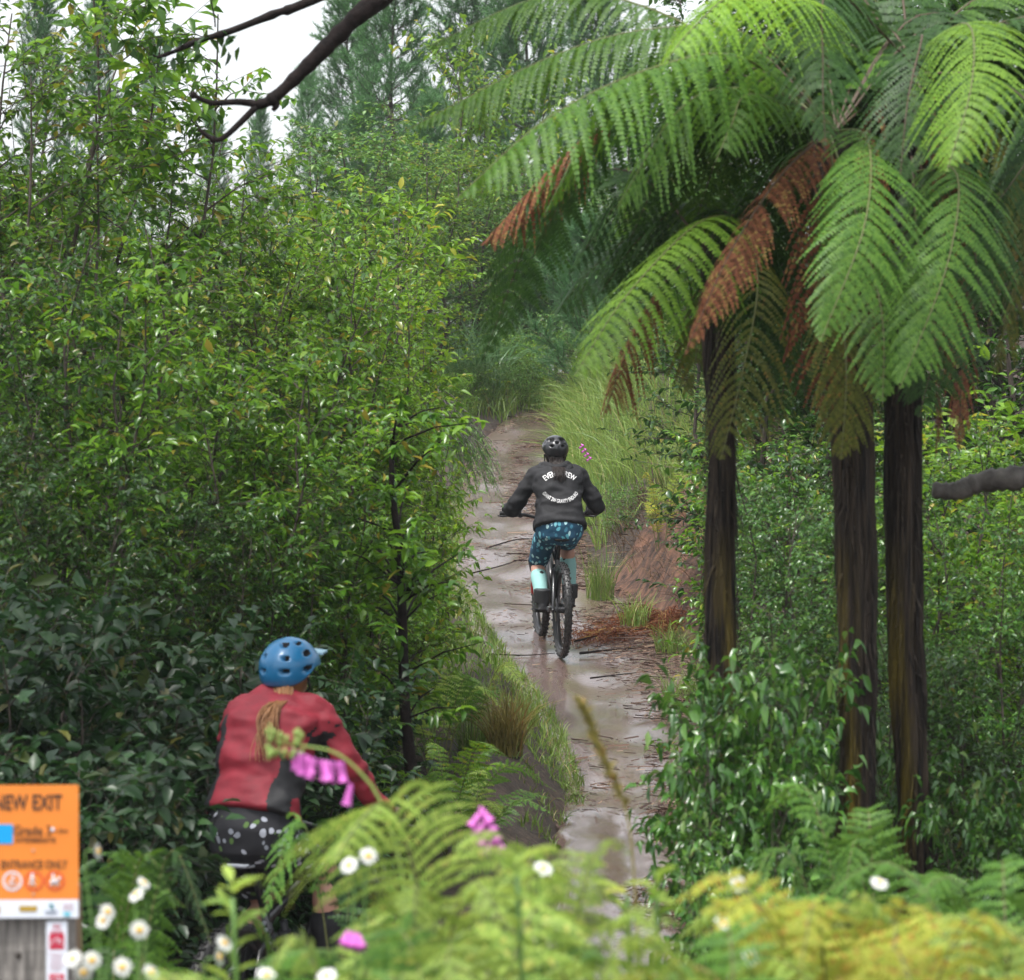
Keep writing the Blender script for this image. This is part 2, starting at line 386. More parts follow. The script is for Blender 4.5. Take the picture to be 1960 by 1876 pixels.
# ------------------------------------------------------------------ vegetation generators
LEAF = np.array([[0, 0, 0], [0, .5, 0], [0, 1, -.14], [-.5, .38, .12], [-.36, .72, .04], [.5, .38, .12], [.36, .72, .04]])
LTRI = np.array([[0, 1, 3], [1, 4, 3], [1, 2, 4], [0, 5, 1], [1, 5, 6], [1, 6, 2]])
def unit(a): return a/np.maximum(np.linalg.norm(a, axis=-1, keepdims=True), 1e-9)
def leaves(pos, d, up, L, W):
    y = unit(d); x = unit(np.cross(y, up)); z = np.cross(x, y)
    v = pos[:, None]+x[:, None]*(LEAF[:, 0, None]*W[:, None, None])+y[:, None]*(LEAF[:, 1, None]*L[:, None, None])+z[:, None]*(LEAF[:, 2, None]*L[:, None, None])
    t = LTRI[None]+(np.arange(len(pos))*7)[:, None, None]
    return v.reshape(-1, 3), t.reshape(-1, 3)
def shrub_meshes(seed, h=4, spread=1.0, nstem=4, nbr=16, ntw=5, nlf=9, L=.07, W=.034, lo=.2, r0=.022, droop=.35, twl=.4, elev=(.2, .9)):
    rng = random.Random(seed); ng = np.random.default_rng(seed)
    wood = MB(); A = []; B = []
    for i in range(nstem):
        az = 2*math.pi*(i+rng.random()*.7)/nstem; hh = h*rng.uniform(.72, 1)
        o = Vector((math.cos(az), math.sin(az), 0))
        pts = []
        for k in range(7):
            t = k/6
            pts.append(o*(.04+spread*.55*t**1.3*rng.uniform(.7, 1.1))+Vector((rng.gauss(0, .05*h/4), rng.gauss(0, .05*h/4), hh*t)))
        pts = crom(pts, 13)
        wood.tube(pts, [r0*(1-.85*k/12) for k in range(13)], 6, False)
        for b in range(nbr):
            t = lo+(1-lo)*(b+rng.random())/nbr
            f = t*12; k = min(int(f), 11); p = pts[k].lerp(pts[k+1], f-k)
            a2 = rng.uniform(0, 2*math.pi); el = rng.uniform(*elev)
            d = Vector((math.cos(a2)*math.cos(el), math.sin(a2)*math.cos(el), math.sin(el)))
            ln = spread*(1.05-.65*t)*rng.uniform(.45, 1)
            q = [p, p+d*ln*.5+Vector((0, 0, .02*ln)), p+d*ln+Vector((0, 0, -.12*ln))]
            wood.tube(q, [r0*.42*(1.1-t*.7), r0*.28*(1.1-t*.7), r0*.12], 4, False)
            for w_ in range(ntw):
                s = rng.uniform(.25, 1)
                p2 = q[0].lerp(q[1], s*2) if s < .5 else q[1].lerp(q[2], s*2-1)
                d2 = (d+Vector((rng.gauss(0, .7), rng.gauss(0, .7), rng.gauss(.05, .5)))).normalized()
                e2 = p2+d2*twl*rng.uniform(.5, 1)
                wood.tube([p2, e2], [r0*.1, r0*.05], 3, False)
                A.append(p2[:]); B.append(e2[:])
    A = np.array(A); B = np.array(B); n = len(A)
    u = np.tile((np.arange(nlf)+.5)/nlf, (n, 1))+ng.normal(0, .04, (n, nlf))
    pos = (A[:, None]+(B-A)[:, None]*u[..., None]).reshape(-1, 3)
    ax = np.repeat(unit(B-A), nlf, 0)
    d = ax*.55+unit(ng.normal(0, 1, pos.shape))*.8; d[:, 2] = d[:, 2]*.55-droop
    up = np.array([0, 0, 1.0])+ng.normal(0, .38, pos.shape)
    s = ng.uniform(.55, 1.15, len(pos))
    v, t = leaves(pos, d, up, L*s, W*s*ng.uniform(.8, 1.15, len(pos)))
    return wood.mesh('shrub_wood'), np_mesh('shrub_leaves', v, t)
def tuft_arrays(rng, bases, H, spread, width, nseg=5, lean=(0, 0)):
    """grass blades from many base points; returns verts, quads"""
    n = len(bases); b = np.asarray(bases)
    az = rng.uniform(0, 2*np.pi, n); ln = H*rng.uniform(.5, 1.1, n); out = spread*rng.uniform(.2, 1.1, n)*ln
    dx = np.cos(az)*out+lean[0]*ln; dy = np.sin(az)*out+lean[1]*ln
    u = np.linspace(0, 1, nseg+1)
    c = np.zeros((n, nseg+1, 3))
    c[..., 0] = b[:, None, 0]+dx[:, None]*u**1.6; c[..., 1] = b[:, None, 1]+dy[:, None]*u**1.6
    hz = np.sqrt(dx*dx+dy*dy)/ln
    c[..., 2] = b[:, None, 2]+ln[:, None]*(u-np.clip(hz, 0, 1.3)[:, None]*.55*u**2.6)
    sx = np.stack([-np.sin(az), np.cos(az), np.zeros(n)], 1)*.5
    sx = unit(sx+rng.normal(0, .4, sx.shape))
    wd = (width*(1-u**1.7*.95))[None, :, None]*rng.uniform(.6, 1.2, n)[:, None, None]
    v = np.stack([c-sx[:, None]*wd/2, c+sx[:, None]*wd/2], 2).reshape(-1, 3)
    k = np.arange(n)[:, None]*(nseg+1)*2+np.arange(nseg)[None]*2
    q = np.stack([k, k+1, k+3, k+2], -1).reshape(-1, 4)
    return v, q
def frond_mesh(ctrl, npair=32, plen=.28, m=11, bare=.12, droop=.5, sweep=.35, seed=0, r=.006, curl=.0, gap=.45, taper=.55, ragged=0.0, side=None, raise_=0.0, mids=True, jit=.05, serr=0.0, roll=0.0):
    """a fern frond along a curved stalk: paired pinnae, each a comb of leaflets"""
    if serr < .5: m = int(m*1.9); npair = int(npair*1.12)
    rng = np.random.default_rng(seed)
    pts = np.array([p[:] for p in crom(ctrl, 70)])
    seg = np.linalg.norm(np.diff(pts, axis=0), axis=1); cum = np.concatenate([[0], np.cumsum(seg)]); tot = cum[-1]
    if side is None:
        hd = pts[-1]-pts[0]; hd[2] = 0
        if np.linalg.norm(hd) < .05: hd = np.array([0, -1.0, 0])
        side = np.cross(unit(hd), [0, 0, 1.0])
    side = unit(np.asarray(side, float))
    VV = []; TT = []; o = 0
    sp = tot*(1-bare)/npair
    for i in range(npair):
        s = bare+(1-bare)*(i+.5)/npair
        x = s*tot; k = min(np.searchsorted(cum, x)-1, 68); k = max(k, 0)
        f = (x-cum[k])/max(seg[k], 1e-9); p = pts[k]+(pts[k+1]-pts[k])*f
        T = unit(pts[min(k+2, 69)]-pts[max(k-1, 0)])
        N = unit(np.cross(side, T));
        if N[2] < -.15: N = -N
        q = (s-bare)/(1-bare)
        L0 = plen*min(1, (q/.3+.35)**.8 if q < .2 else 1)*(1-max(0, (q-taper)/(1-taper))**1.35)
        L0 = max(L0, plen*.04)
        for sg in (-1, 1):
            if ragged and rng.random() < ragged: continue
            L = L0*rng.uniform(.88, 1.06)
            sw = sweep+rng.normal(0, jit); d0 = unit(side+N*roll)*sg*np.cos(sw)+T*np.sin(sw)+N*(raise_+rng.normal(0, jit*.8))
            u = (np.arange(m+1)/m)[:, None]
            dr = droop*rng.uniform(.75, 1.25)
            c = p+d0*L*u+np.array([0, 0, -1.0])*(dr*L*u**2)+T*(curl*L*u**2)+rng.normal(0, .012, 3)*L*u
            ca = c[:-1]; cb = c[1:]; tan = unit(cb-ca)
            nn = unit(np.cross(tan, T)*sg)
            e = unit(T-tan*np.sum(T*tan, 1, keepdims=True))
            wl = sp*gap*np.minimum(1, 1.25*(1-(np.arange(m)/m)**2.2)+.08)[:, None]
            for h in (-1, 1):
                tipv = (ca+cb)/2+tan*(L/m*.45)+e*h*wl*rng.uniform(.75, 1.1, (m, 1))-np.array([0, 0, 1.0])*wl*.18+rng.normal(0, .06, (m, 3))*wl
                w0 = ca; w1 = cb
                t0 = tipv-tan*(L/m*(.42-.3*serr)); t1 = tipv+tan*(L/m*(.2-.1*serr))
                VV.append(np.stack([w0, w1, t1, t0], 1).reshape(-1, 3))
                idx = (np.arange(m)*4)[:, None]+o
                TT.append(np.concatenate([idx+np.array([[0, 1, 2]]), idx+np.array([[0, 2, 3]])]) if h == 1 else np.concatenate([idx+np.array([[0, 2, 1]]), idx+np.array([[0, 3, 2]])]))
                o += m*4
    V = np.concatenate(VV); T_ = np.concatenate(TT)
    tb = MB(); tb.tube(pts[::4].tolist()+[pts[-1].tolist()], [r*(1-.8*k/18) for k in range(len(pts[::4])+1)], 5, False)
    nv = len(V); V = np.concatenate([V, np.array(tb.v)]); Q = np.array(tb.f)+nv
    me = np_mesh('frond', V, T_, Q)
    mi = np.zeros(len(T_)+len(Q), np.int32); mi[len(T_):] = 1; me.polygons.foreach_set('material_index', mi)
    return me
def pine_meshes(seed, h=6, nwh=22, nbr=6, nsh=7, nneed=60, nl=.13, nw=.011, rad=1.6, up=.5):
    rng = random.Random(seed); ng = np.random.default_rng(seed)
    wood = MB(); A = []; B = []
    tp = [Vector((rng.gauss(0, .03)*k, rng.gauss(0, .03)*k, h*k/6)) for k in range(7)]
    tp = crom(tp, 25)
    wood.tube(tp, [.012*h*(1-.88*k/24) for k in range(25)], 7, False)
    for wi in range(nwh):
        t = .12+.86*wi/(nwh-1)
        for b in range(nbr):
            a = 2*math.pi*(b+rng.random())/nbr
            ln = rad*(1.08-t)**.8*rng.uniform(.75, 1.1); el = up*.3+t*.6+rng.gauss(0, .1)
            k = min(int(t*24), 23); p = tp[k]
            d = Vector((math.cos(a)*math.cos(el), math.sin(a)*math.cos(el), math.sin(el)))
            q = [p, p+d*ln*.5-Vector((0, 0, .06*ln)), p+d*ln*.95+Vector((0, 0, .14*ln*up))]
            wood.tube(q, [.004*h*(1-t*.8), .0025*h*(1-t*.8), .004], 4, False)
            for s_ in range(nsh):
                s = .3+.7*(s_+.5)/nsh
                p2 = q[0].lerp(q[1], s*2) if s < .5 else q[1].lerp(q[2], s*2-1)
                d2 = (d*.7+Vector((rng.gauss(0, .5), rng.gauss(0, .5), rng.uniform(.1, .9)*up*1.4))).normalized()
                e2 = p2+d2*rng.uniform(.22, .5)*(.5+.5*rad/1.6)
                wood.tube([p2, e2], [.005, .003], 3, False); A.append(p2[:]); B.append(e2[:])
    A.append(tp[-3][:]); B.append((tp[-1]+Vector((0, 0, .4)))[:])
    A = np.array(A); B = np.array(B); n = len(A)
    u = ng.uniform(0, 1.04, (n, nneed))
    pos = (A[:, None]+(B-A)[:, None]*u[..., None]).reshape(-1, 3)
    ax = np.repeat(unit(B-A), nneed, 0)
    d = unit(ax*.85+unit(ng.normal(0, 1, pos.shape))*.75)
    x = unit(np.cross(d, ng.normal(0, 1, pos.shape)))*nw/2
    tip = pos+d*(nl*ng.uniform(.7, 1.2, len(pos)))[:, None]
    v = np.stack([pos-x, pos+x, tip], 1).reshape(-1, 3)
    return wood.mesh('pine_wood'), np_mesh('pine_needles', v, np.arange(len(v)).reshape(-1, 3))
def plant_thing(name, protos, loc, rz, sc, label, cat, group=None, leaf=None, wood='bark', names=('stems', 'leaves')):
    """a plant from shared meshes: an Empty at its base, its stems and its leaves"""
    root = empty(name, loc, (0, 0, rz)); root.scale = sc if hasattr(sc, '__len__') else (sc, sc, sc)
    tag(root, label, cat, group)
    for nm, me, mm in zip(names, protos, (M[wood], leaf)):
        o = bpy.data.objects.new(nm, me); COL.objects.link(o); o.parent = root
        if not me.materials: me.materials.append(mm)
        o.material_slots[0].link = 'OBJECT'; o.material_slots[0].material = mm
    return root

# ------------------------------------------------------------------ tree ferns
def trunk_mesh(h, r0, r1, lean, seed):
    rng = random.Random(seed); n = 40; nz_ = 46; V = []; F = []
    rid = [rng.uniform(-.014, .014) for _ in range(n)]
    for j in range(nz_+1):
        t = j/nz_; z = h*t
        rr = r0+(r1-r0)*t+.05*math.exp(-t*h/.35)
        cx = lean[0]*t+.04*math.sin(t*5+seed); cy = lean[1]*t
        for k in range(n):
            a = 2*math.pi*k/n
            q = rr*(1+.14*noise.noise(Vector((z*1.7, seed, 2))))+rid[k]+.018*noise.noise(Vector((k*3.1, z*2.5, seed)))+.02*noise.noise(Vector((math.cos(a)*1.5, math.sin(a)*1.5, z*1.3+seed*5)))
            V.append((cx+q*math.cos(a), cy+q*math.sin(a), z))
    F = [(j*n+k, j*n+(k+1) % n, (j+1)*n+(k+1) % n, (j+1)*n+k) for j in range(nz_) for k in range(n)]
    o = len(V); T = []
    for i in range(1500):                                # loose fibres and old frond stubs standing off the trunk
        t = rng.random(); z = h*t; a = rng.uniform(0, 2*math.pi); rr = r0+(r1-r0)*t+.005
        c = Vector((lean[0]*t+.04*math.sin(t*5+seed), lean[1]*t, z)); d = Vector((math.cos(a), math.sin(a), 0)); s = Vector((-d.y, d.x, 0))*rng.uniform(.002, .006)
        p = c+d*rr; e = c+d*(rr+rng.uniform(.004, .03+.05*(rng.random() < .12)))+Vector((rng.gauss(0, .012), rng.gauss(0, .012), rng.uniform(-.24, .02)))
        V += [(p-s)[:], (p+s)[:], e[:]]; T.append((o, o+1, o+2)); o += 3
    return np_mesh('trunk', V, T, F, True)
def tree_fern(base, top, r0, r1, label, fronds, nauto, seed, auto_len=1.3, az_rng=(0, 360), dead=0, auto_mat=('frond_dark', 'frond_dark', 'frond')):
    root = empty('tree_fern', base); tag(root, label, 'tree fern')
    rel = top-base
    link('trunk', trunk_mesh(rel.z, r0, r1, (rel.x, rel.y), seed), M['trunk'], root)
    rng = random.Random(seed)
    for i, (pts, mt, kw) in enumerate(fronds):
        me = frond_mesh([P(*p)-base for p in pts], seed=seed*100+i, **dict(dict(jit=.075, serr=.35, roll=random.Random(i+seed).uniform(-.2, .2), ragged=.03), **kw))
        o = link('dead_frond' if mt == 'frond_dead' else 'frond', me, [M[mt], M['rachis_dark' if mt in ('frond_dead', 'frond_dark') else 'rachis']], root)
        if mt == 'frond_dead': o['label'] = 'rusty brown dead frond hanging down'
        if mt == 'frond_olive': o['label'] = 'fading olive frond hanging down'
    for i in range(nauto):
        a = R(az_rng[0]+(az_rng[1]-az_rng[0])*(i+rng.random()*.8)/nauto); ln = auto_len*rng.uniform(.75, 1.1); up = rng.uniform(.12, .5)
        d = Vector((math.cos(a), math.sin(a), 0)); z = Vector((0, 0, 1))
        pts = [rel, rel+d*ln*.3+z*ln*up*.75, rel+d*ln*.65+z*ln*up*.55, rel+d*ln*.95-z*ln*(.45-up*.5)]
        mt = auto_mat[i % len(auto_mat)]
        o = link('frond', frond_mesh(pts, seed=seed*300+i, npair=30, plen=.27, m=9, droop=.45), [M[mt], M['rachis_dark']], root)
    for i in range(dead):                               # skirt of old fronds hanging along the trunk
        a = rng.uniform(0, 2*math.pi); d = Vector((math.cos(a), math.sin(a), 0)); z = Vector((0, 0, 1)); ln = rng.uniform(.6, 1.15)
        pts = [rel-z*.08, rel+d*.16-z*.12, rel+d*.2-z*ln*.6, rel+d*.13-z*ln]
        o = link('dead_frond', frond_mesh(pts, seed=seed*500+i, npair=22, plen=.16, m=7, droop=1.1, ragged=.25, gap=.3), [M['frond_dead'], M['rachis_dark']], root)
        o['label'] = 'dark withered frond in the skirt under the crown'
    return root
def gp(px, D):
    X = (px-980)/FP*D
    return Vector((X, D, gz(X, D)-.05))
K = dict(npair=34, plen=.3, m=12)
# crown of the left, leaning trunk
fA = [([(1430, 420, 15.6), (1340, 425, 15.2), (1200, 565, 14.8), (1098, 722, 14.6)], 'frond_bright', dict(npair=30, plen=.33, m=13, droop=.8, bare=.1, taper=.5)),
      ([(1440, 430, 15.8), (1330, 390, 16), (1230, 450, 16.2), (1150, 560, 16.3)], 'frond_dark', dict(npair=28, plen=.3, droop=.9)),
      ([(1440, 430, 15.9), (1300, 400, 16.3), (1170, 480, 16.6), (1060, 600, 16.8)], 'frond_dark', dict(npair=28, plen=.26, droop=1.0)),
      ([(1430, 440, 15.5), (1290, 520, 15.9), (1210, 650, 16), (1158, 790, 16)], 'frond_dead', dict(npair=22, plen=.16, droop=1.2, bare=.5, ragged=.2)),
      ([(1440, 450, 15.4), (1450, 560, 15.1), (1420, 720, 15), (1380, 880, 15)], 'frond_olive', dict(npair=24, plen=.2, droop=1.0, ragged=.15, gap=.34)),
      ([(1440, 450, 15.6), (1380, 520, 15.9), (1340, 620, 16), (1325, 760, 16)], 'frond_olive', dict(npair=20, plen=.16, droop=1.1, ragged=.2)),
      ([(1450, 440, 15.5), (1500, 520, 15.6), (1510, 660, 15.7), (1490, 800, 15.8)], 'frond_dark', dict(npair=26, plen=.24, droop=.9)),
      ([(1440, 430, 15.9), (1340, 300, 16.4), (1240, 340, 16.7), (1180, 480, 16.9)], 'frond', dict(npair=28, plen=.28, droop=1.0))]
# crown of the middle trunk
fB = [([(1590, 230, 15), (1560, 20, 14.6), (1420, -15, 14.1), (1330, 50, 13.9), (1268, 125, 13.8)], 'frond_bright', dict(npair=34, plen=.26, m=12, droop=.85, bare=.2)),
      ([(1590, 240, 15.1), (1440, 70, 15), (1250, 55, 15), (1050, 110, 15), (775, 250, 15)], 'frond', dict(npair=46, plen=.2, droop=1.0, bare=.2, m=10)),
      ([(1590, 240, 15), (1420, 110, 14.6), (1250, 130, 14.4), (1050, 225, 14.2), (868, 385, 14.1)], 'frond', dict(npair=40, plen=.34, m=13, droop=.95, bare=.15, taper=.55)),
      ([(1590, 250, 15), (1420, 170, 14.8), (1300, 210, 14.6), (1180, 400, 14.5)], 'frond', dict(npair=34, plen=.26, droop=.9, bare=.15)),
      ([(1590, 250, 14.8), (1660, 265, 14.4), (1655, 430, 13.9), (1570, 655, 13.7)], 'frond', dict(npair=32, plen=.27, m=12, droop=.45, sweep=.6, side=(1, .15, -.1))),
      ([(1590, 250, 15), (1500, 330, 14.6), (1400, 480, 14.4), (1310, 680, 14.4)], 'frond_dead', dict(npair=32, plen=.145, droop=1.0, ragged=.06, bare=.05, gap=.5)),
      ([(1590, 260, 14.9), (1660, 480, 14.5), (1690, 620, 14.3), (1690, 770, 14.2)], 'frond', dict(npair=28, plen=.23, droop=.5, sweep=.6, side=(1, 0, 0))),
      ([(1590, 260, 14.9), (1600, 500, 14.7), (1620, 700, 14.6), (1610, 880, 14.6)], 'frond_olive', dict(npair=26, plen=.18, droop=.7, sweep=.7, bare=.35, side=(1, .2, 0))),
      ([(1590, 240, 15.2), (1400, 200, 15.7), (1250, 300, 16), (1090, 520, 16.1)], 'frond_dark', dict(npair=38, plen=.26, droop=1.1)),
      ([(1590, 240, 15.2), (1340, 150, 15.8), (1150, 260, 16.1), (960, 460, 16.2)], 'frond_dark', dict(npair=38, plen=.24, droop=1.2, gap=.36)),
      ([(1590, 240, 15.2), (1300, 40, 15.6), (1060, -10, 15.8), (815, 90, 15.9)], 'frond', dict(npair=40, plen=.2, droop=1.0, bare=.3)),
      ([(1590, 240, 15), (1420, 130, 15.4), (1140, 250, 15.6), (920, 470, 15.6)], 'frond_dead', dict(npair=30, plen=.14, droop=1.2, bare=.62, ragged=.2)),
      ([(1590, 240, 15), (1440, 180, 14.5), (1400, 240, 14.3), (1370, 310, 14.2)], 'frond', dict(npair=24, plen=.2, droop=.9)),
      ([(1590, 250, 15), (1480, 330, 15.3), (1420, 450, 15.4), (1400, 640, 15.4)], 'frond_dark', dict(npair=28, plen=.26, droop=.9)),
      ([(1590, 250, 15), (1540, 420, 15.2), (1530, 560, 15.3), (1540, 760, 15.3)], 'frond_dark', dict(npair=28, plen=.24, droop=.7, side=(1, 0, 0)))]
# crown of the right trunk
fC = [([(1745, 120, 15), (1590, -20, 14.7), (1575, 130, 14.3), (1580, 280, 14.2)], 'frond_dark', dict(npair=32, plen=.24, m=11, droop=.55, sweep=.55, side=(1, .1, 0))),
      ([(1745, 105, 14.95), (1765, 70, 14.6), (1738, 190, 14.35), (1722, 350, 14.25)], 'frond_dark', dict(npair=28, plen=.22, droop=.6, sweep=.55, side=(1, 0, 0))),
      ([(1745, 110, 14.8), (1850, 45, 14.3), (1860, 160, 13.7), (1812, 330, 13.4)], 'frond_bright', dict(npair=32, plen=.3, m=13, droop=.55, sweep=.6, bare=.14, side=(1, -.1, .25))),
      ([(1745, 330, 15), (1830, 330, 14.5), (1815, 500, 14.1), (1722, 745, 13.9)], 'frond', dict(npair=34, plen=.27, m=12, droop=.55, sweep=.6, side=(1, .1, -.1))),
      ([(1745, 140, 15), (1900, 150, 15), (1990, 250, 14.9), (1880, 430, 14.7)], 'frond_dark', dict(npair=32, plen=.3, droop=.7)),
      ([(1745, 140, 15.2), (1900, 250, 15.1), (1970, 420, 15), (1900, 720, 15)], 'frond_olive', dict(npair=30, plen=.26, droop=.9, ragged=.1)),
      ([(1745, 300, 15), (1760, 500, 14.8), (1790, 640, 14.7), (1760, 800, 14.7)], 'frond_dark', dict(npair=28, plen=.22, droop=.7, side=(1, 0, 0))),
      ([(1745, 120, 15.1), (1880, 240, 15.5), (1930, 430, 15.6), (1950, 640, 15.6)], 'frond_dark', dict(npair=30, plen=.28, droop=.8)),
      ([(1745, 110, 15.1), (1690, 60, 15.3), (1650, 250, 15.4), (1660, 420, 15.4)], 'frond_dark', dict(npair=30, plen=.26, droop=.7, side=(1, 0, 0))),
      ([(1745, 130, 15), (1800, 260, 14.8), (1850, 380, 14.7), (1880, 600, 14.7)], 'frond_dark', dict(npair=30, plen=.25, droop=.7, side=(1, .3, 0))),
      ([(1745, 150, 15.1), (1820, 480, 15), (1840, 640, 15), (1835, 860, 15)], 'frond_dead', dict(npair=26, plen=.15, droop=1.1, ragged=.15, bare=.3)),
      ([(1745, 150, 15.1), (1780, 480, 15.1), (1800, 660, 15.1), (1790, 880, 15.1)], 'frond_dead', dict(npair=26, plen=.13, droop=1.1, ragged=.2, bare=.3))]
tree_fern(gp(1440, 15.8), P(1350, 470, 15.7), .055, .055, 'left tree fern of three, its trunk nearest the trail under a bright drooping frond', fA, 4, 3, az_rng=(20, 160))
tree_fern(gp(1648, 15.1), P(1600, 250, 15.1), .06, .072, 'middle tree fern of three with the long rusty dead frond', fB, 12, 5, az_rng=(10, 170), dead=3)
tree_fern(gp(1755, 15.3), P(1742, 130, 15.3), .047, .064, 'right tree fern of three with thin trunk and brown skirt', fC, 12, 8, az_rng=(-20, 170), dead=7)

# ------------------------------------------------------------------ shrubs, saplings and pines
S_TALL = [shrub_meshes(11+i, h=4, spread=.72, nstem=4, nbr=26, ntw=6, nlf=(10, 13, 8)[i], L=(.066, .05, .088)[i], W=(.03, .024, .036)[i], lo=.08) for i in range(3)]
S_YEL = [shrub_meshes(41+i, h=2.4, spread=.75, nstem=4, nbr=14, ntw=5, nlf=9, L=.075, W=.03, lo=.12, r0=.015, elev=(.4, 1.2)) for i in range(2)]
S_BIG = [shrub_meshes(61+i, h=2.0, spread=.8, nstem=5, nbr=15, ntw=4, nlf=8, L=.1, W=.05, lo=.08, r0=.016) for i in range(2)]
S_SMALL = [shrub_meshes(81+i, h=1.5, spread=.8, nstem=6, nbr=16, ntw=5, nlf=10, L=.05, W=.027, lo=.05, r0=.01) for i in range(2)]
RN = random.Random(7)
def shrub(protos, ph, px, D, top, leaf, label, group=None, fat=1.0, name='shrub', cat='shrub', i=[0]):
    b = gp(px, D); h = P(px, top, D).z-b.z; s = h/ph
    i[0] += 1
    return plant_thing(name, protos[i[0] % len(protos)], b, RN.uniform(0, 6.28), (s*fat, s*fat, s), label, cat, group, M[leaf])
G1 = 'leafy shrubs of the thicket left of the trail'
LT = 'tall leafy shrub merged in the thicket left of the trail'
for px, D, top, mt, lab in [
    (-40, 21, -90, 'leaf', 'tall leafy shrub rising into the sky at the left border'),
    (110, 22, -100, 'leaf', 'tallest leafy shrub left of the white sky gap'),
    (235, 21.5, 20, 'leaf', 'tall leafy shrub with open twigs bordering the white sky gap'),
    (40, 19, 360, 'leaf_dark', LT), (180, 18.8, 480, 'leaf', LT), (330, 20, 440, 'leaf', LT), (440, 21, 470, 'leaf_yellow', LT),
    (520, 19.4, 640, 'leaf', LT), (530, 22.4, 240, 'leaf', 'tall airy shrub rising under the forked end of the dead branch'), (650, 23.4, 300, 'leaf_yellow', 'tall light green shrub in front of the pines'), (705, 26, 330, 'leaf_yellow', 'loose light green shrub reaching up at the right end of the thicket'),
    (600, 21.5, 330, 'leaf', 'tall airy leafy shrub with bare stems below the dark dead branch'),
    (680, 22, 420, 'leaf_yellow', 'tall light leafy shrub at the trail side of the thicket'), (620, 19.8, 760, 'leaf', LT), (700, 22.5, 600, 'leaf_yellow', LT),
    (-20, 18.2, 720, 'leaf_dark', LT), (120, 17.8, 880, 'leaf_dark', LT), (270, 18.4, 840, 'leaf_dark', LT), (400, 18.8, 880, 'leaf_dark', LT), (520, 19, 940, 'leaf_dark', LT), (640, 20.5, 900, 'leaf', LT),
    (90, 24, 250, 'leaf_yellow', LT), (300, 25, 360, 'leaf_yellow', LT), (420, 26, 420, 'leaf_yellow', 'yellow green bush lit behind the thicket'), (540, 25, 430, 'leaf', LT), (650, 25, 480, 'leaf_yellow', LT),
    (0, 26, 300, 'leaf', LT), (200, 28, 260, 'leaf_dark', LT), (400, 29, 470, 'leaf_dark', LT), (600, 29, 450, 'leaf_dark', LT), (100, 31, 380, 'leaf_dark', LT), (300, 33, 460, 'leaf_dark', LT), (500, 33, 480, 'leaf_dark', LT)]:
    shrub(S_TALL, 4, px, D, top, mt, lab, G1, fat=1.1)
for px, D, top, mt, lab in [
    (770, 23.5, 640, 'leaf_yellow', 'bright yellow green shrub at the edge of the trail'),
    (768, 25.5, 640, 'leaf_yellow', 'yellow tipped shrub leaning over the left edge of the trail'),
    (735, 22.5, 880, 'leaf', 'small leafy shrub under the yellow green shrub'),
    (785, 24.5, 960, 'leaf_yellow', 'low light green shrub where the clay trail passes')]:
    shrub(S_YEL, 2.4, px, D, top, mt, lab, fat=.7)
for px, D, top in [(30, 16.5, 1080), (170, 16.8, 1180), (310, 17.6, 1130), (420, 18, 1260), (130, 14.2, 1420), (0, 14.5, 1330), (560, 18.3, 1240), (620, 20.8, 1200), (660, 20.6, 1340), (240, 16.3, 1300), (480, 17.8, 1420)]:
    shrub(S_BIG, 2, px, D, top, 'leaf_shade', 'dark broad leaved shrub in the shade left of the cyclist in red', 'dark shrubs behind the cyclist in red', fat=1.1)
S_CAN = [shrub_meshes(95, h=9.5, spread=3.0, nstem=3, nbr=16, ntw=7, nlf=10, L=.15, W=.075, lo=.6, r0=.11, twl=.9)]  # crown out of view, added to shade the lower left thicket
for px, D, lab in [(-420, 15, 'unseen tree added beyond the left border to shade the thicket')]:
    b = gp(px, D); plant_thing('added_shade_tree', S_CAN[0], b, px, 1.0, lab, 'tree', None, M['leaf_dark'], 'bark_wet')
# thin dark sapling beside the trail
def sapling():
    b = gp(790, 19.6); root = empty('sapling', b); tag(root, 'slim dark sapling standing beside the cyclist in red', 'young tree')
    st = MB(); pts = [P(790, 1530, 19.6), P(785, 1460, 19.6), P(775, 1350, 19.6), P(770, 1180, 19.6), P(765, 1060, 19.6), P(750, 930, 19.6), P(752, 820, 19.6)]
    c = [b]+pts; c = crom([p-b for p in c], 26); st.tube(c, [.04*(1-.72*k/25) for k in range(26)], 8)
    rng = random.Random(4); ng = np.random.default_rng(4); pos = []; dr = []
    for k in range(34):
        p = c[rng.randint(9, 25)]; a = rng.uniform(0, 6.28); ln = rng.uniform(.25, .6); d = Vector((math.cos(a), math.sin(a)*.8, rng.uniform(.1, .7))).normalized()
        e = p+d*ln; st.tube([p, p+d*ln*.5+Vector((0, 0, .03)), e], [.008, .006, .002], 4, False)
        for q in range(16):
            u = rng.uniform(.3, 1.05); pos.append((p+d*ln*u)[:]); dr.append((d*.5+Vector((rng.gauss(0, .7), rng.gauss(0, .7), -.4+rng.gauss(0, .3))))[:])
    st.build('stem', M['bark_wet'], root)
    pos = np.array(pos); v, t = leaves(pos, np.array(dr), np.array([0, 0, 1.])+ng.normal(0, .3, pos.shape), ng.uniform(.06, .11, len(pos)), ng.uniform(.025, .042, len(pos)))
    link('leaves', np_mesh('leaves', v, t), M['leaf'], root)
sapling()
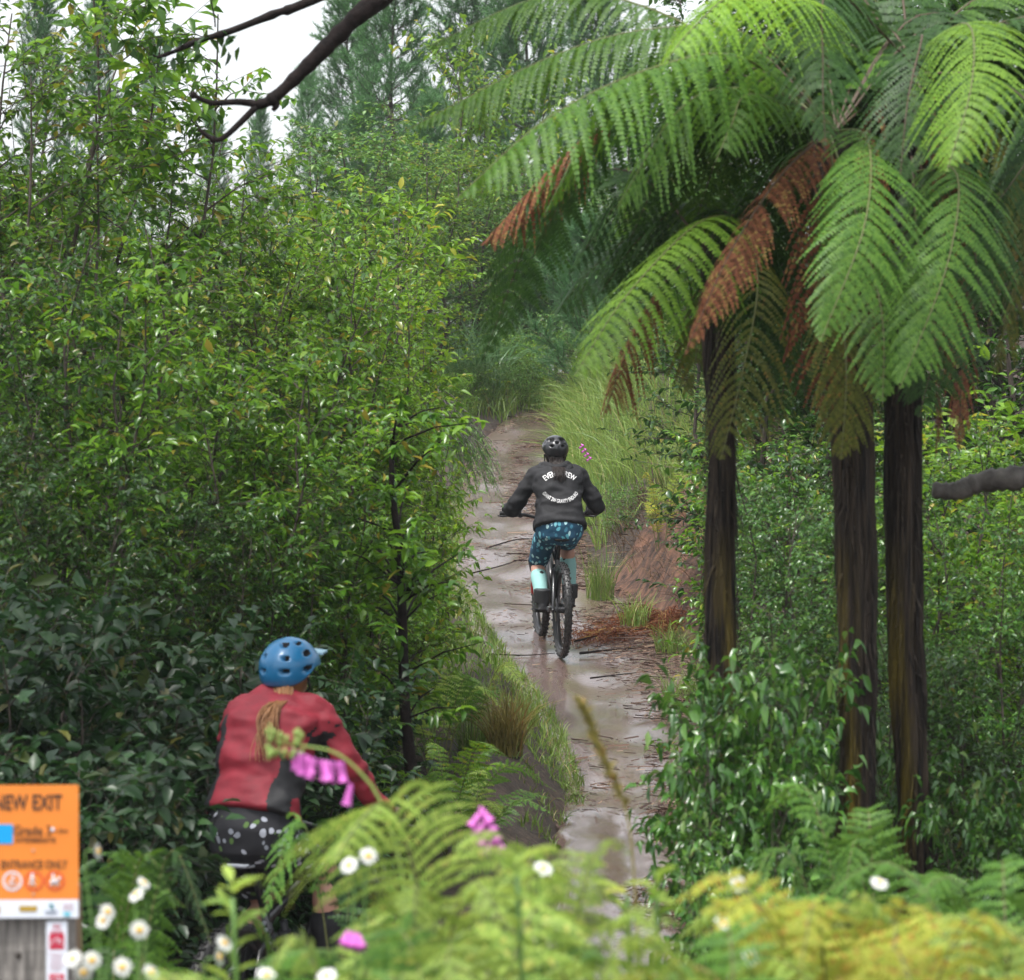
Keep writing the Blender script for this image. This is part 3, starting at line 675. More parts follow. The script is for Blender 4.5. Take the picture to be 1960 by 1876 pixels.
# leafy shrubs round the tree ferns
G2 = 'leafy shrubs growing among the tree fern trunks'
for px, D, top, mt, lab in [
    (1415, 14.6, 1260, 'leaf_right', 'glossy leafy shrub in front of the left tree fern trunk'),
    (1425, 15.1, 1240, 'leaf_right', 'leafy shrub hiding the foot of the left tree fern'),
    (1420, 14.4, 1430, 'leaf_right', 'leafy shrub with loose shoots reaching over the wet trail'),
    (1450, 14.8, 1200, 'leaf_right', 'glossy leafy shrub between the left and middle tree fern trunks'),
    (1440, 13.6, 1580, 'leaf_right', 'low leafy shrub below the middle tree fern trunk'),
    (1410, 13.4, 1630, 'leaf_right', 'low leafy shrub at the right edge of the puddled trail'),
    (1690, 16.4, 1280, 'leaf_right', 'leafy shrub between the middle and right tree fern trunks'),
    (1870, 15, 1480, 'leaf_right', 'low leafy shrub right of the right tree fern trunk'),
    (1950, 15.2, 1380, 'leaf_dark', 'dark low shrub at the right border')]:
    shrub(S_BIG, 2, px, D, top, mt, lab, G2, fat=.52)
for px, D, top, mt in [(1500, 18.5, 860, 'leaf_right'), (1580, 19, 900, 'leaf_right'), (1530, 17.5, 1050, 'leaf_right'), (1690, 18, 880, 'leaf_right'), (1820, 18.5, 900, 'leaf'), (1900, 18, 1000, 'leaf_right'), (1760, 17, 1150, 'leaf_right'), (1880, 17, 1220, 'leaf_dark'),
                       (1600, 21, 760, 'leaf_dark'), (1720, 21, 720, 'leaf_dark'), (1420, 22, 820, 'leaf'), (1970, 20, 700, 'leaf')]:
    shrub(S_TALL, 4, px, D, top, mt, 'tall leafy shrub in the wall of green behind the tree fern trunks', 'shrubs behind the tree fern trunks', fat=1.1)
shrub(S_YEL, 2.4, 1900, 22, 640, 'leaf_yellow', 'light yellow green bush between the fern fronds and the grey branch', fat=1.6)
shrub(S_YEL, 2.4, 1960, 20.5, 820, 'leaf_yellow', 'light yellow green bush at the right border above the grey branch', fat=1.6)
for px, D, top in [(1560, 26, 120), (1700, 27, -60), (1850, 27, -80), (1400, 31, 300), (1980, 26, -60), (1650, 33, -200), (1850, 34, -200), (1480, 34, -120), (1330, 37, 150), (1560, 40, -250), (1250, 46, 60), (1380, 43, -60)]:
    shrub(S_TALL, 4, px, D, top, 'leaf_dark', 'dark tall tree in the forest behind the tree fern crowns', 'dark trees behind the tree fern crowns', fat=1.3, name='tree', cat='tree')
# far bank beyond the trail's crest
G3 = 'bushes on the bank at the bend of the trail'
for px, D, top, mt, pr, ph, lab in [
    (1000, 48.6, 690, 'leaf_far', S_SMALL, 1.5, 'small bush hiding the last of the trail'),
    (935, 48, 705, 'leaf_far', S_SMALL, 1.5, 'small bush on the left bank right at the trail top'),
    (905, 47.6, 690, 'leaf_far', S_SMALL, 1.5, 'low bush on the left shoulder of the trail bend'),
    (962, 49.6, 650, 'leaf_far', S_SMALL, 1.5, 'bush standing right behind the crest of the trail'),
    (1012, 49.8, 640, 'leaf_yellow', S_SMALL, 1.5, 'light green bush where the trail vanishes'),
    (872, 46, 720, 'leaf', S_SMALL, 1.5, 'green bush on the left edge below the trail bend'),
    (960, 52.5, 600, 'leaf_far', S_SMALL, 1.5, 'pale bush rising behind the strap leaved clump'),
    (1030, 53, 590, 'leaf_far', S_SMALL, 1.5, 'pale bush closing the view at the end of the trail'),
    (1095, 50.5, 600, 'leaf_far', S_SMALL, 1.5, 'tall pale bush right of the trail bend'),
    (900, 51, 620, 'leaf_far', S_SMALL, 1.5, 'pale bush at the left of the trail bend'),
    (1010, 50, 690, 'leaf_far', S_SMALL, 1.5, 'rounded pale bush at the bend of the trail'),
    (940, 50, 720, 'leaf_far', S_SMALL, 1.5, 'low pale bush left of the trail bend'),
    (1080, 50, 735, 'leaf_far', S_SMALL, 1.5, 'bush with brown base above the trail bend'),
    (870, 48, 700, 'leaf_far', S_SMALL, 1.5, 'low bush behind the strap leaved clump'),
    (1140, 47, 690, 'leaf_far', S_SMALL, 1.5, 'bush below the young pine on the bank'),
    (1190, 35.6, 930, 'leaf_far', S_SMALL, 1.5, 'low leafy bush on the lip of the eroded bank'), (1250, 35.2, 955, 'leaf_far', S_SMALL, 1.5, 'low bush hanging over the middle of the eroded bank'), (1310, 34.4, 985, 'leaf', S_SMALL, 1.5, 'green bush between the eroded bank and the left tree fern trunk'),
    (1240, 40, 720, 'leaf_far', S_SMALL, 1.5, 'light bush on the bank behind the rusty hanging frond'),
    (1300, 38.5, 710, 'leaf_yellow', S_SMALL, 1.5, 'yellow green bush on the bank left of the left tree fern trunk'),
    (1270, 37.5, 850, 'leaf_far', S_SMALL, 1.5, 'dense small leaved bush on the bank above the bare cut'),
    (1340, 36, 860, 'leaf_far', S_SMALL, 1.5, 'dark small leaved bush beside the left tree fern trunk'),
    (1205, 39, 850, 'leaf_far', S_SMALL, 1.5, 'small leaved bush right of the cyclist in black')]:
    shrub(pr, ph, px, D, top, mt, lab, G3, fat=1.0)
G4 = 'trees on the hillside beyond the bend'
for px, D, top, mt in [(640, 46, 230, 'leaf_far'), (730, 49, 190, 'leaf_far'), (820, 47, 240, 'leaf_yellow'), (900, 51, 260, 'leaf_far'), (1000, 52, 330, 'leaf_far'), (820, 58, 430, 'leaf_far'), (930, 60, 480, 'leaf_dark'), (1040, 57, 500, 'leaf_dark'), (1140, 58, 470, 'leaf_far'), (1240, 56, 430, 'leaf_dark'), (1340, 54, 420, 'leaf_far'),
                       (640, 57, 400, 'leaf_far'), (560, 55, 430, 'leaf_dark'), (520, 56, 400, 'leaf_far'), (740, 60, 420, 'leaf_far'), (400, 56, 430, 'leaf_far'), (760, 54, 520, 'leaf_far'), (880, 66, 340, 'leaf_far'), (1000, 68, 300, 'leaf_far'), (1110, 66, 330, 'leaf_far'), (1220, 66, 280, 'leaf_far'), (1330, 64, 260, 'leaf_far'), (700, 62, 400, 'leaf_far'), (580, 60, 420, 'leaf_far'), (470, 58, 380, 'leaf_far'),
                       (870, 53, 590, 'leaf_dark'), (960, 54, 600, 'leaf_dark')]:
    shrub(S_TALL, 4, px, D, top, mt, 'leafy tree in the mass of green on the hillside beyond the trail bend', G4, fat=1.5, name='tree', cat='tree')
PINE = [pine_meshes(5+i) for i in range(2)]
PN = pine_meshes(9, h=3.0, nwh=10, nbr=6, nsh=6, nneed=70, nl=.15, nw=.008, rad=1.5, up=.75)
k = 0
for px, D, top, mt, lab, fat in [
    (690, 70, -60, 'pine', 'pale pine right of the white sky gap', 1.1), (760, 66, -140, 'pine', 'tall hazy pine behind the dark dead branch', 1.1), (880, 72, -180, 'pine', 'tall hazy pine above the cyclist in black', 1.2),
    (590, 78, 130, 'pine', 'small pale pine tip in the white sky gap', .9), (500, 80, 190, 'pine', 'thin pale pine inside the white sky gap', .7), (1000, 70, -100, 'pine', 'hazy pine behind the tree fern fronds', 1.2),
    (80, 60, -60, 'pine_near', 'pine top with upright shoots at the left border of the sky', .8), (190, 62, -30, 'pine_near', 'pine top with upright shoots left of the sky gap', .8), (290, 70, 60, 'pine', 'slender pine top beside the sky gap', .6),
    (1130, 74, -60, 'pine', 'hazy pine far behind the fern fronds', 1.2), (700, 60, 190, 'pine', 'lower pale pine under the dark dead branch', 1.1), (820, 62, 180, 'pine', 'lower pale pine beside the yellow leaved tree', 1.1),
    (400, 84, 200, 'pine', 'faint pine low in the white sky gap', .8)]:
    b = gp(px, D); h = P(px, top, D).z-b.z; s = h/6.2; k += 1
    plant_thing('pine_tree', PINE[k % 2], b, k*1.3, (s*fat*.85, s*fat*.85, s), lab, 'pine tree', 'hazy pines beyond the thicket', M[mt], 'bark', ('trunk', 'needles'))
for px, D, top, lab in [(1130, 46, 440, 'young pine with long soft needles on the bank above the trail'), (1200, 44, 480, 'young pine half hidden by the lowest bright fern frond'), (1060, 52, 420, 'young dark pine at the top of the bank')]:
    b = gp(px, D); h = P(px, top, D).z-b.z; s = h/3.1
    plant_thing('pine_tree', PN, b, px, (s*1.15, s*1.15, s), lab, 'pine tree', 'young pines on the bank', M['pine_near'], 'bark', ('trunk', 'needles'))
shrub(S_YEL, 2.4, 935, 57, -20, 'leaf_yellow', 'yellow leaved tree top between the pines and the tree fern', fat=.9, name='tree', cat='tree')
# bare purple-brown shrub under the sky gap
bm_, lv_ = shrub_meshes(91, h=3, spread=.9, nstem=7, nbr=20, ntw=9, nlf=2, L=.02, W=.01, lo=.3, r0=.02)
b = gp(430, 46); h = P(430, 290, 46).z-b.z
plant_thing('bare_shrub', (bm_, lv_), b, 0, (h/3, h/3, h/3), 'leafless grey brown shrub under the white sky gap', 'shrub', None, M['litter'], 'bark_grey', ('stems', 'seed_heads'))
# drooping heath-like shrub over the trail edge
def weeping():
    b = gp(855, 31); root = empty('weeping_shrub', b); tag(root, 'wispy grey green shrub drooping over the left edge of the trail', 'shrub')
    wd = MB(); rng = random.Random(12); ng = np.random.default_rng(12); A = []; B = []
    for i in range(70):
        e = P(rng.uniform(862, 965), rng.uniform(840, 960), 31+rng.uniform(-.4, .4))-b; t = P(840, rng.uniform(740, 830), 31)-b
        mid = t.lerp(e, .6)+Vector((0, 0, .1)); c = [t*.5+Vector((0, 0, t.z*.3)), t, mid, e]; c = crom(c, 9); wd.tube(c, [.007*(1-.09*k) for k in range(9)], 3, False)
        for k in range(4, 8): A.append(c[k][:]); B.append((c[k+1]+Vector((0, 0, -.06)))[:])
    wd.tube([Vector((0, 0, 0)), (P(845, 900, 31)-b), (P(840, 740, 31)-b)], [.03, .02, .01], 6)
    wd.build('stems', M['bark_grey'], root)
    A = np.array(A); B = np.array(B); n = len(A); u = ng.uniform(0, 1, (n, 26)); pos = (A[:, None]+(B-A)[:, None]*u[..., None]).reshape(-1, 3)
    d = unit(np.repeat(unit(B-A), 26, 0)+ng.normal(0, .6, pos.shape)); x = unit(np.cross(d, ng.normal(0, 1, pos.shape)))*.0028
    v = np.stack([pos-x, pos+x, pos+d*ng.uniform(.015, .04, len(pos))[:, None]], 1).reshape(-1, 3)
    link('leaves', np_mesh('leaves', v, np.arange(len(v)).reshape(-1, 3)), M['leaf_far'], root)
weeping()

# ------------------------------------------------------------------ grass, tussocks, litter
def region(n, f, seed):
    rng = random.Random(seed); out = []
    while len(out) < n:
        p = f(rng)
        if p: out.append((p[0], p[1], gz(p[0], p[1])-.01))
    return np.array(out)
NG = np.random.default_rng(3)
def r_soil(rng):
    Y = rng.uniform(19, 24.5); l, r = pedge(Y); X = l+.08-rng.random()*1.1
    return (X, Y) if noise.noise(Vector((X*3, Y*2, 6))) > .12 else None
v, q = tuft_arrays(NG, region(1300, r_soil, 4), .11, .9, .009)
tag(link('soil_weeds', np_mesh('soil_weeds', v, None, q), M['grass_green']), 'sparse weeds and rootlets on the dark soil edge of the trail', 'weeds', kind='stuff')
def r_bank(rng):
    Y = rng.uniform(32, 47); l, r = pedge(Y); d = rng.random()**1.6*1.5+(.8*rng.uniform(.6, 1) if Y < 36 else 0)
    X = r+.12+d
    return (X, Y) if noise.noise(Vector((X*1.6, Y*.9, 2))) > -.28 else None
v, q = tuft_arrays(NG, region(7000, r_bank, 1), .68, .75, .012, lean=(-.22, -.1))
tag(link('long_grass', np_mesh('long_grass', v, None, q), M['grass_gold']), 'long pale grass hanging over the right bank of the trail', 'grass', kind='stuff')
def r_verge(rng):
    Y = rng.uniform(20, 40); l, r = pedge(Y)
    if rng.random() < .6:
        X = l+.06-rng.random()**1.5*1.3
        return (X, Y) if Y > 24+.6*noise.noise(Vector((X*2, Y, 1))) else None
    if 30.4 < Y < 37: return None
    X = r-.05+rng.random()**1.4*1.2
    return (X, Y) if (Y < 29 or noise.noise(Vector((X*2, Y, 5))) > .05) else None
v, q = tuft_arrays(NG, region(15000, r_verge, 2), .13, .7, .008)
tag(link('verge_grass', np_mesh('verge_grass', v, None, q), M['grass_green']), 'short green grass along both edges of the trail', 'grass', kind='stuff')
def r_crest(rng):
    Y = rng.uniform(46.6, 52); l, r = pedge(Y); X = rng.uniform(-1.6, 1.8)
    return (X, Y) if (X < l or X > r or Y > 48.4) else None
v, q = tuft_arrays(NG, region(3500, r_crest, 5), .42, .8, .014)
tag(link('crest_grass', np_mesh('crest_grass', v, None, q), M['grass_green']), 'green grass and weeds where the trail tops out', 'grass', kind='stuff')
def tussock(px, D, H, n, rad, spread, mt, label, width=.008, name='tussock', lean=(0, 0)):
    b = gp(px, D); b.z += .03; a = NG.uniform(0, 6.28, n); rr = rad*np.sqrt(NG.random(n))
    v, q = tuft_arrays(NG, np.stack([np.cos(a)*rr, np.sin(a)*rr, np.zeros(n)], 1), H, spread, width, lean=lean)
    o = link(name, np_mesh(name, v, None, q), M[mt]); o.location = b
    tag(o, label, 'grass clump')
tussock(968, 23.2, .5, 420, .1, .62, 'grass_tan', 'brown tinged grass tussock on the grassy verge left of the trail')
tussock(905, 23.6, .36, 200, .08, .8, 'grass_green', 'green grass clump left of the brown tussock')
tussock(1000, 25.5, .3, 160, .1, .7, 'grass_green', 'small green grass clump behind the brown tussock')
tussock(905, 49, 1.3, 200, .4, 1.05, 'flax', 'strap leaved clump in front of the far left bushes', .022)
tussock(975, 51, 1.5, 220, .4, 1.05, 'flax', 'strap leaved clump above the trail bend', .024)
tussock(1148, 33.5, .55, 160, .12, .5, 'grass_gold', 'upright grass clump at the bank foot right of the cyclist in black')
tussock(1215, 31.8, .4, 150, .12, .7, 'grass_gold', 'tan grass clump at the foot of the bare earth cut')
tussock(1290, 30.5, .35, 150, .14, .8, 'grass_green', 'grass clump between the bare earth cut and the left tree fern trunk')
tussock(1320, 28, .3, 170, .2, .8, 'grass_gold', 'pale grass clump at the right edge of the wet trail')
# needles and twigs on the trail
def litter(n, seed):
    rng = random.Random(seed); V = []; T = []
    while len(T) < n*2:
        Y = rng.uniform(19, 49); l, r = pedge(Y); c = rng.random()
        if rng.random() < .75: X = l+(r-l)*(.5+.55*c**.7) if rng.random() < .75 else l+(r-l)*rng.random()
        else: X = r+rng.random()*1.0
        if X < r and noise.noise(Vector((X*1.2, Y*.7, 11))) < -.12: continue
        z = (zp(Y) if X < r else gz(X, Y))+.008+.02*rng.random(); a = rng.uniform(0, 3.14); ln = rng.uniform(.02, .09) if rng.random() < .96 else rng.uniform(.1, .35); wd = .0022+.0022*(ln > .1)+.0012*rng.random()
        d = Vector((math.cos(a), math.sin(a), 0))*ln/2; s = Vector((-d.y, d.x, 0)).normalized()*wd; s.z = wd*.8; o = len(V)
        p = Vector((X, Y, z)); up = Vector((0, 0, rng.uniform(0, .012)))
        V += [(p-d-s)[:], (p-d+s)[:], (p+d+s+up)[:], (p+d-s+up)[:]]; T += [(o, o+1, o+2), (o, o+2, o+3)]
    return np_mesh('needle_litter', V, T)
tag(link('needle_litter', litter(12000, 8), M['litter']), 'fallen brown needles and twigs scattered over the trail', 'litter', kind='stuff')
def stick(pts, r, label):
    m = MB(); c = crom([P(*p) for p in pts], 12); c = [Vector((p.x, p.y, max(p.z, zp(p.y)+.012))) for p in c]
    loc = c[0].copy(); m.tube([p-loc for p in c], [r*(1-.6*k/11) for k in range(12)], 6); o = m.build('fallen_stick', M['bark_wet']); o.location = loc
    tag(o, label, 'stick', 'sticks lying on the trail')
stick([(910, 1256, 30.4), (1000, 1262, 30.3), (1062, 1258, 30.4)], .007, 'thin dark stick lying across the trail left of the rear wheel')
stick([(1110, 1262, 30.4), (1190, 1250, 30.6), (1300, 1243, 30.8)], .011, 'long dark stick lying right of the rear wheel')
stick([(1100, 1228, 31), (1180, 1210, 31.5), (1270, 1205, 31.7)], .008, 'stick lying below the bare earth cut')
stick([(905, 1112, 35), (960, 1098, 35.4), (1010, 1086, 35.9)], .007, 'stick pointing at the left leg of the cyclist in black')
stick([(930, 1058, 36.4), (985, 1040, 36.9), (1018, 1030, 37)], .008, 'stick on the trail beyond the handlebar')
stick([(1130, 1300, 29), (1240, 1285, 29.4)], .007, 'short stick on the wet trail behind the bicycle')
def earth_bank():
    V = []; n1, n2 = 44, 26
    for j in range(n1+1):
        Y = 30.9+3.9*j/n1; l, r = pedge(Y)
        for i in range(n2+1):
            u = i/n2; X = r-.02+1.35*u; e = math.sin(math.pi*j/n1)**.5
            z = gz(X, Y)+(ss(0, .3, u)*.3*ss(1.0, .75, u)*e)+.24*noise.noise(Vector((X*3, Y*2, 1)))*ss(.05, .3, u)*e+.1*noise.noise(Vector((X*8, Y*8, 5)))*ss(.05, .3, u)
            if i in (0, n2) or j in (0, n1): z = gz(X, Y)-.08
            V.append((X, Y, z))
    F = [(j*(n2+1)+i, j*(n2+1)+i+1, (j+1)*(n2+1)+i+1, (j+1)*(n2+1)+i) for j in range(n1) for i in range(n2)]
    m = mat('bank_clay', (.04, .02, .013), .9, noise_amt=.5, noise_scale=11, bump=1, bump_scale=40, c2=(.15, .072, .042))
    tag(link('earth_bank', np_mesh('earth_bank', V, None, F, True), m), kind='structure')
earth_bank()
def r_straw(rng):
    Y = rng.uniform(31, 35.5); l, r = pedge(Y); X = r+.15+1.25*rng.random()
    return (X, Y) if noise.noise(Vector((X*2.2, Y*2.2, 9))) > -.15 else None
pts_ = region(1500, r_straw, 21); pts_[:, 2] += .1
v, q = tuft_arrays(NG, pts_, .3, 1.0, .006, lean=(-.5, -.5))
tag(link('dry_grass', np_mesh('dry_grass', v, None, q), M['straw']), 'dead brown grass and roots hanging over the eroded bank', 'dry grass', kind='stuff')
# bare earth cut bank: red-brown mats of dead needles hanging on the bank
def needle_mat(px, D, n, w_, h_, label, seed):
    rng = np.random.default_rng(seed); b = gp(px, D); bx = rng.normal(0, w_, n); by = rng.normal(0, w_, n)
    base = np.stack([bx, by, np.array([gz(b.x+x, b.y+y) for x, y in zip(bx, by)])-b.z+h_*np.exp(-(bx/w_)**2-(by/w_)**2)*rng.uniform(.2, 1, n)], 1)
    d = unit(np.stack([rng.normal(0, 1, n), rng.normal(-.3, 1, n), rng.normal(-.7, .5, n)], 1)); x = unit(np.cross(d, rng.normal(0, 1, d.shape)))*.0035
    v = np.stack([base-x, base+x, base+d*rng.uniform(.08, .22, n)[:, None]], 1).reshape(-1, 3)
    o = link('needle_heap', np_mesh('needle_heap', v, np.arange(len(v)).reshape(-1, 3)), M['frond_dead']); o.location = b; tag(o, label, 'needle heap', 'heaps of dead needles on the bank')
needle_mat(1285, 31.6, 1500, .16, .22, 'bright rusty heap of dead needles left of the left tree fern trunk', 1)
needle_mat(1230, 32, 1500, .2, .2, 'rusty heap of dead needles at the foot of the earth bank', 2)
needle_mat(1170, 31.4, 1100, .25, .06, 'flat spread of rusty needles right of the bicycle', 3)

# ------------------------------------------------------------------ foreground ferns
def fern(px, D, top, n, ln, mt, label, seed, az=(0, 360), pl=.15, up=.75, name='fern', extra=None, np_=17, group='ferns in front of the camera'):
    """a shuttlecock of fronds whose highest point reaches the given height"""
    b = gp(px, D); rng = random.Random(seed); root = empty(name, b); tag(root, label, 'fern', group)
    H = P(px, top, D).z-b.z; Lt = H*1.1+ln*.6; bare_ = max(.3, 1-.62/Lt); np_ = int(Lt*(1-bare_)/.029)
    for i in range(n):
        a = R(az[0]+(az[1]-az[0])*(i+rng.random()*.8)/n); d = Vector((math.cos(a), math.sin(a), 0)); z = Vector((0, 0, 1))
        h = H*rng.uniform(.72, 1.04); o = ln*rng.uniform(.7, 1.15)
        pts = [d*.02, d*o*.22+z*h*.55, d*o*.6+z*h*.97, d*o*1.05+z*h*rng.uniform(.72, .95)]
        m2 = mt if isinstance(mt, str) else mt[i % len(mt)]
        link('frond', frond_mesh(pts, npair=np_, plen=pl*rng.uniform(.8, 1.2), m=9, bare=bare_, droop=rng.uniform(.1, .5), sweep=rng.uniform(.3, .6), seed=seed*50+i, r=.004, gap=.44, taper=.25, jit=.13, serr=.75, roll=rng.uniform(-.55, .55)), [M[m2], M['rachis']], root)
PF = ('fern_pale', 'fern_pale', 'fern_mid')
for i, (px, D, top, n, ln, mt, lab) in enumerate([
    (690, 7.2, 1720, 6, .26, PF, 'pale fern in front of the legs of the cyclist in red'),
    (590, 6.6, 1820, 5, .26, PF, 'low pale fern left of the purple bell at the lower border'),
    (800, 7.4, 1645, 5, .24, PF, 'pale fern below the bent foxglove stem'),
    (890, 7.0, 1745, 6, .28, PF, 'pale fern under the lone magenta foxglove bells'),
    (1050, 7.4, 1605, 6, .24, ('fern_pale',), 'tall pale feathery fern in front of the wet trail'),
    (990, 6.4, 1795, 5, .3, PF, 'low pale fern in front of the tall feathery fern'),
    (1150, 6.8, 1825, 5, .28, PF, 'pale fern in front of the brightest puddle'),
    (1330, 7.2, 1785, 5, .3, PF, 'pale green fern right of the puddle'),
    (1420, 6.8, 1775, 5, .36, ('fern_pale', 'fern_mid'), 'green fern beside the yellow ferns'),
    (1500, 7.8, 1655, 5, .26, ('fern_pale', 'fern_mid'), 'light fern with a raised frond left of the yellow ferns'),
    (1600, 7.2, 1685, 6, .3, ('fern_yellow',), 'large yellow fern below the middle tree fern trunk'),
    (1700, 6.8, 1755, 5, .34, ('fern_yellow', 'fern_yellow', 'fern_pale'), 'yellow fern with green fronds at the lower border'),
    (1560, 6.6, 1835, 5, .36, ('fern_yellow', 'fern_brown'), 'low yellow and brown fern at the lower border'),
    (1880, 7.0, 1735, 6, .4, ('fern_yellow', 'fern_pale', 'fern_brown'), 'yellowing fern with brown fronds at the right border'),
    (1960, 6.6, 1725, 5, .36, ('fern_brown', 'fern_yellow'), 'browning fern in the lower right corner'),
    (1830, 6.2, 1835, 5, .36, ('fern_pale', 'fern_yellow'), 'bright fern in front of the yellowing fern'),
    (1930, 9.0, 1635, 5, .4, ('fern_mid',), 'green fern at the right border above the browning fern'),
    (1290, 6.2, 1875, 5, .3, PF, 'low pale fern at the middle of the lower border'),
    (430, 6.6, 1870, 5, .25, ('fern_mid', 'fern_pale'), 'low green fern under the white daisies'),
    (300, 6.8, 1870, 5, .25, ('fern_mid', 'fern_pale'), 'low green fern right of the sign post'),
    (700, 6.0, 1850, 5, .34, PF, 'low pale fern near the small purple bell'),
    (860, 6.0, 1875, 5, .34, PF, 'low pale fern at the lower border left of the puddle'),
    (1130, 6.0, 1870, 5, .32, PF, 'low pale fern at the lower border under the puddle'),
    (1450, 6.0, 1875, 5, .32, PF, 'low pale fern at the lower border left of the low yellow fern')]):
    fern(px, D, top, n, ln, mt, lab, 20+i)
# darker ferns in the shade round the cyclist in red
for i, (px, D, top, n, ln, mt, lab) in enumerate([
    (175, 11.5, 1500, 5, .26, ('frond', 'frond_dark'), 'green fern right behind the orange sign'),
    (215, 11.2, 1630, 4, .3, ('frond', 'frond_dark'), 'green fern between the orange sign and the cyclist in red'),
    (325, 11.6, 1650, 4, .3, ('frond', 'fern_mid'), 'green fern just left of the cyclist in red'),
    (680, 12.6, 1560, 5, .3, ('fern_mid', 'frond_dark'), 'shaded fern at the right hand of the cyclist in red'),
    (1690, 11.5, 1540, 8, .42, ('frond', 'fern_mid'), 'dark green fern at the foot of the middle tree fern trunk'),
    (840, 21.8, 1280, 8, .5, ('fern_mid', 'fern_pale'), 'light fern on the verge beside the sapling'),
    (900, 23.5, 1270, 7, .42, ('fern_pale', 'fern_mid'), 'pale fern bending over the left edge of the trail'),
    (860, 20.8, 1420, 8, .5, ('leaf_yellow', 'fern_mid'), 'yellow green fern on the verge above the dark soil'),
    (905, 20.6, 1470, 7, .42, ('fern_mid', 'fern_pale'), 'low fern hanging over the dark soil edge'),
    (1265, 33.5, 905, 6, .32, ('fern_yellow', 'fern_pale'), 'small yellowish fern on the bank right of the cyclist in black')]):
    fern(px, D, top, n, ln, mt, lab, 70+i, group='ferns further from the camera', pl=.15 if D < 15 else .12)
# a single arching bracken frond beside the bent foxglove
def bracken():
    b = gp(800, 7.6); root = empty('bracken', b); tag(root, 'arching bracken frond bending left under the foxglove stem', 'fern')
    pts = [P(830, 1990, 7.6)-b, P(800, 1700, 7.6)-b, P(745, 1545, 7.6)-b, P(690, 1570, 7.55)-b, P(640, 1650, 7.5)-b]
    link('frond', frond_mesh(pts, npair=17, plen=.2, m=12, bare=.35, droop=.5, sweep=.5, seed=9, r=.005, gap=.36, side=(-.8, -.25, -.35)), [M['fern_pale'], M['rachis']], root)
bracken()
# ------------------------------------------------------------------ daisies, foxgloves, seed grass
def flower_head(mbP, mbD, c, nrm, r, rng):
    nrm = Vector(nrm).normalized(); u = nrm.orthogonal().normalized(); v = nrm.cross(u); n = 17
    for k in range(n):
        a = 2*math.pi*(k+rng.uniform(-.2, .2))/n; d = u*math.cos(a)+v*math.sin(a); s = nrm.cross(d)
        L = r*rng.uniform(.88, 1.05); w_ = r*.17; dz = nrm*rng.uniform(-.16, .06)*r
        p = [c+d*r*.2-s*w_*.5, c+d*r*.2+s*w_*.5, c+d*L*.65+s*w_+dz*.5, c+d*L+s*w_*.5+dz, c+d*L-s*w_*.5+dz, c+d*L*.65-s*w_+dz*.5]
        mbP.add(p, [(0, 1, 2, 5), (5, 2, 3, 4)])
    mbD.ball(c+nrm*r*.06, (r*.36, r*.36, r*.16), 10, 6, rot=nrm.to_track_quat('Z', 'Y').to_matrix())
def daisy(px, py, D, nrm, label, seed, r=.021):
    b = gp(px+random.Random(seed).uniform(-25, 25), D); rng = random.Random(seed); root = empty('daisy', b); tag(root, label, 'daisy', 'white daisies in front of the camera')
    c = P(px, py, D)-b; st = MB(); n_ = Vector(nrm).normalized()
    st.tube(crom([Vector((0, 0, 0)), Vector((c.x*.3, 0, c.z*.5)), c-n_*.03-Vector((0, 0, .02)), c-n_*.004], 12), .0022, 5)
    pm, dm = MB(), MB(); flower_head(pm, dm, c, nrm, r, rng)
    st.build('stem', M['stem'], root); pm.build('petals', M['petal'], root, False); dm.build('flower_disc', M['disc'], root)
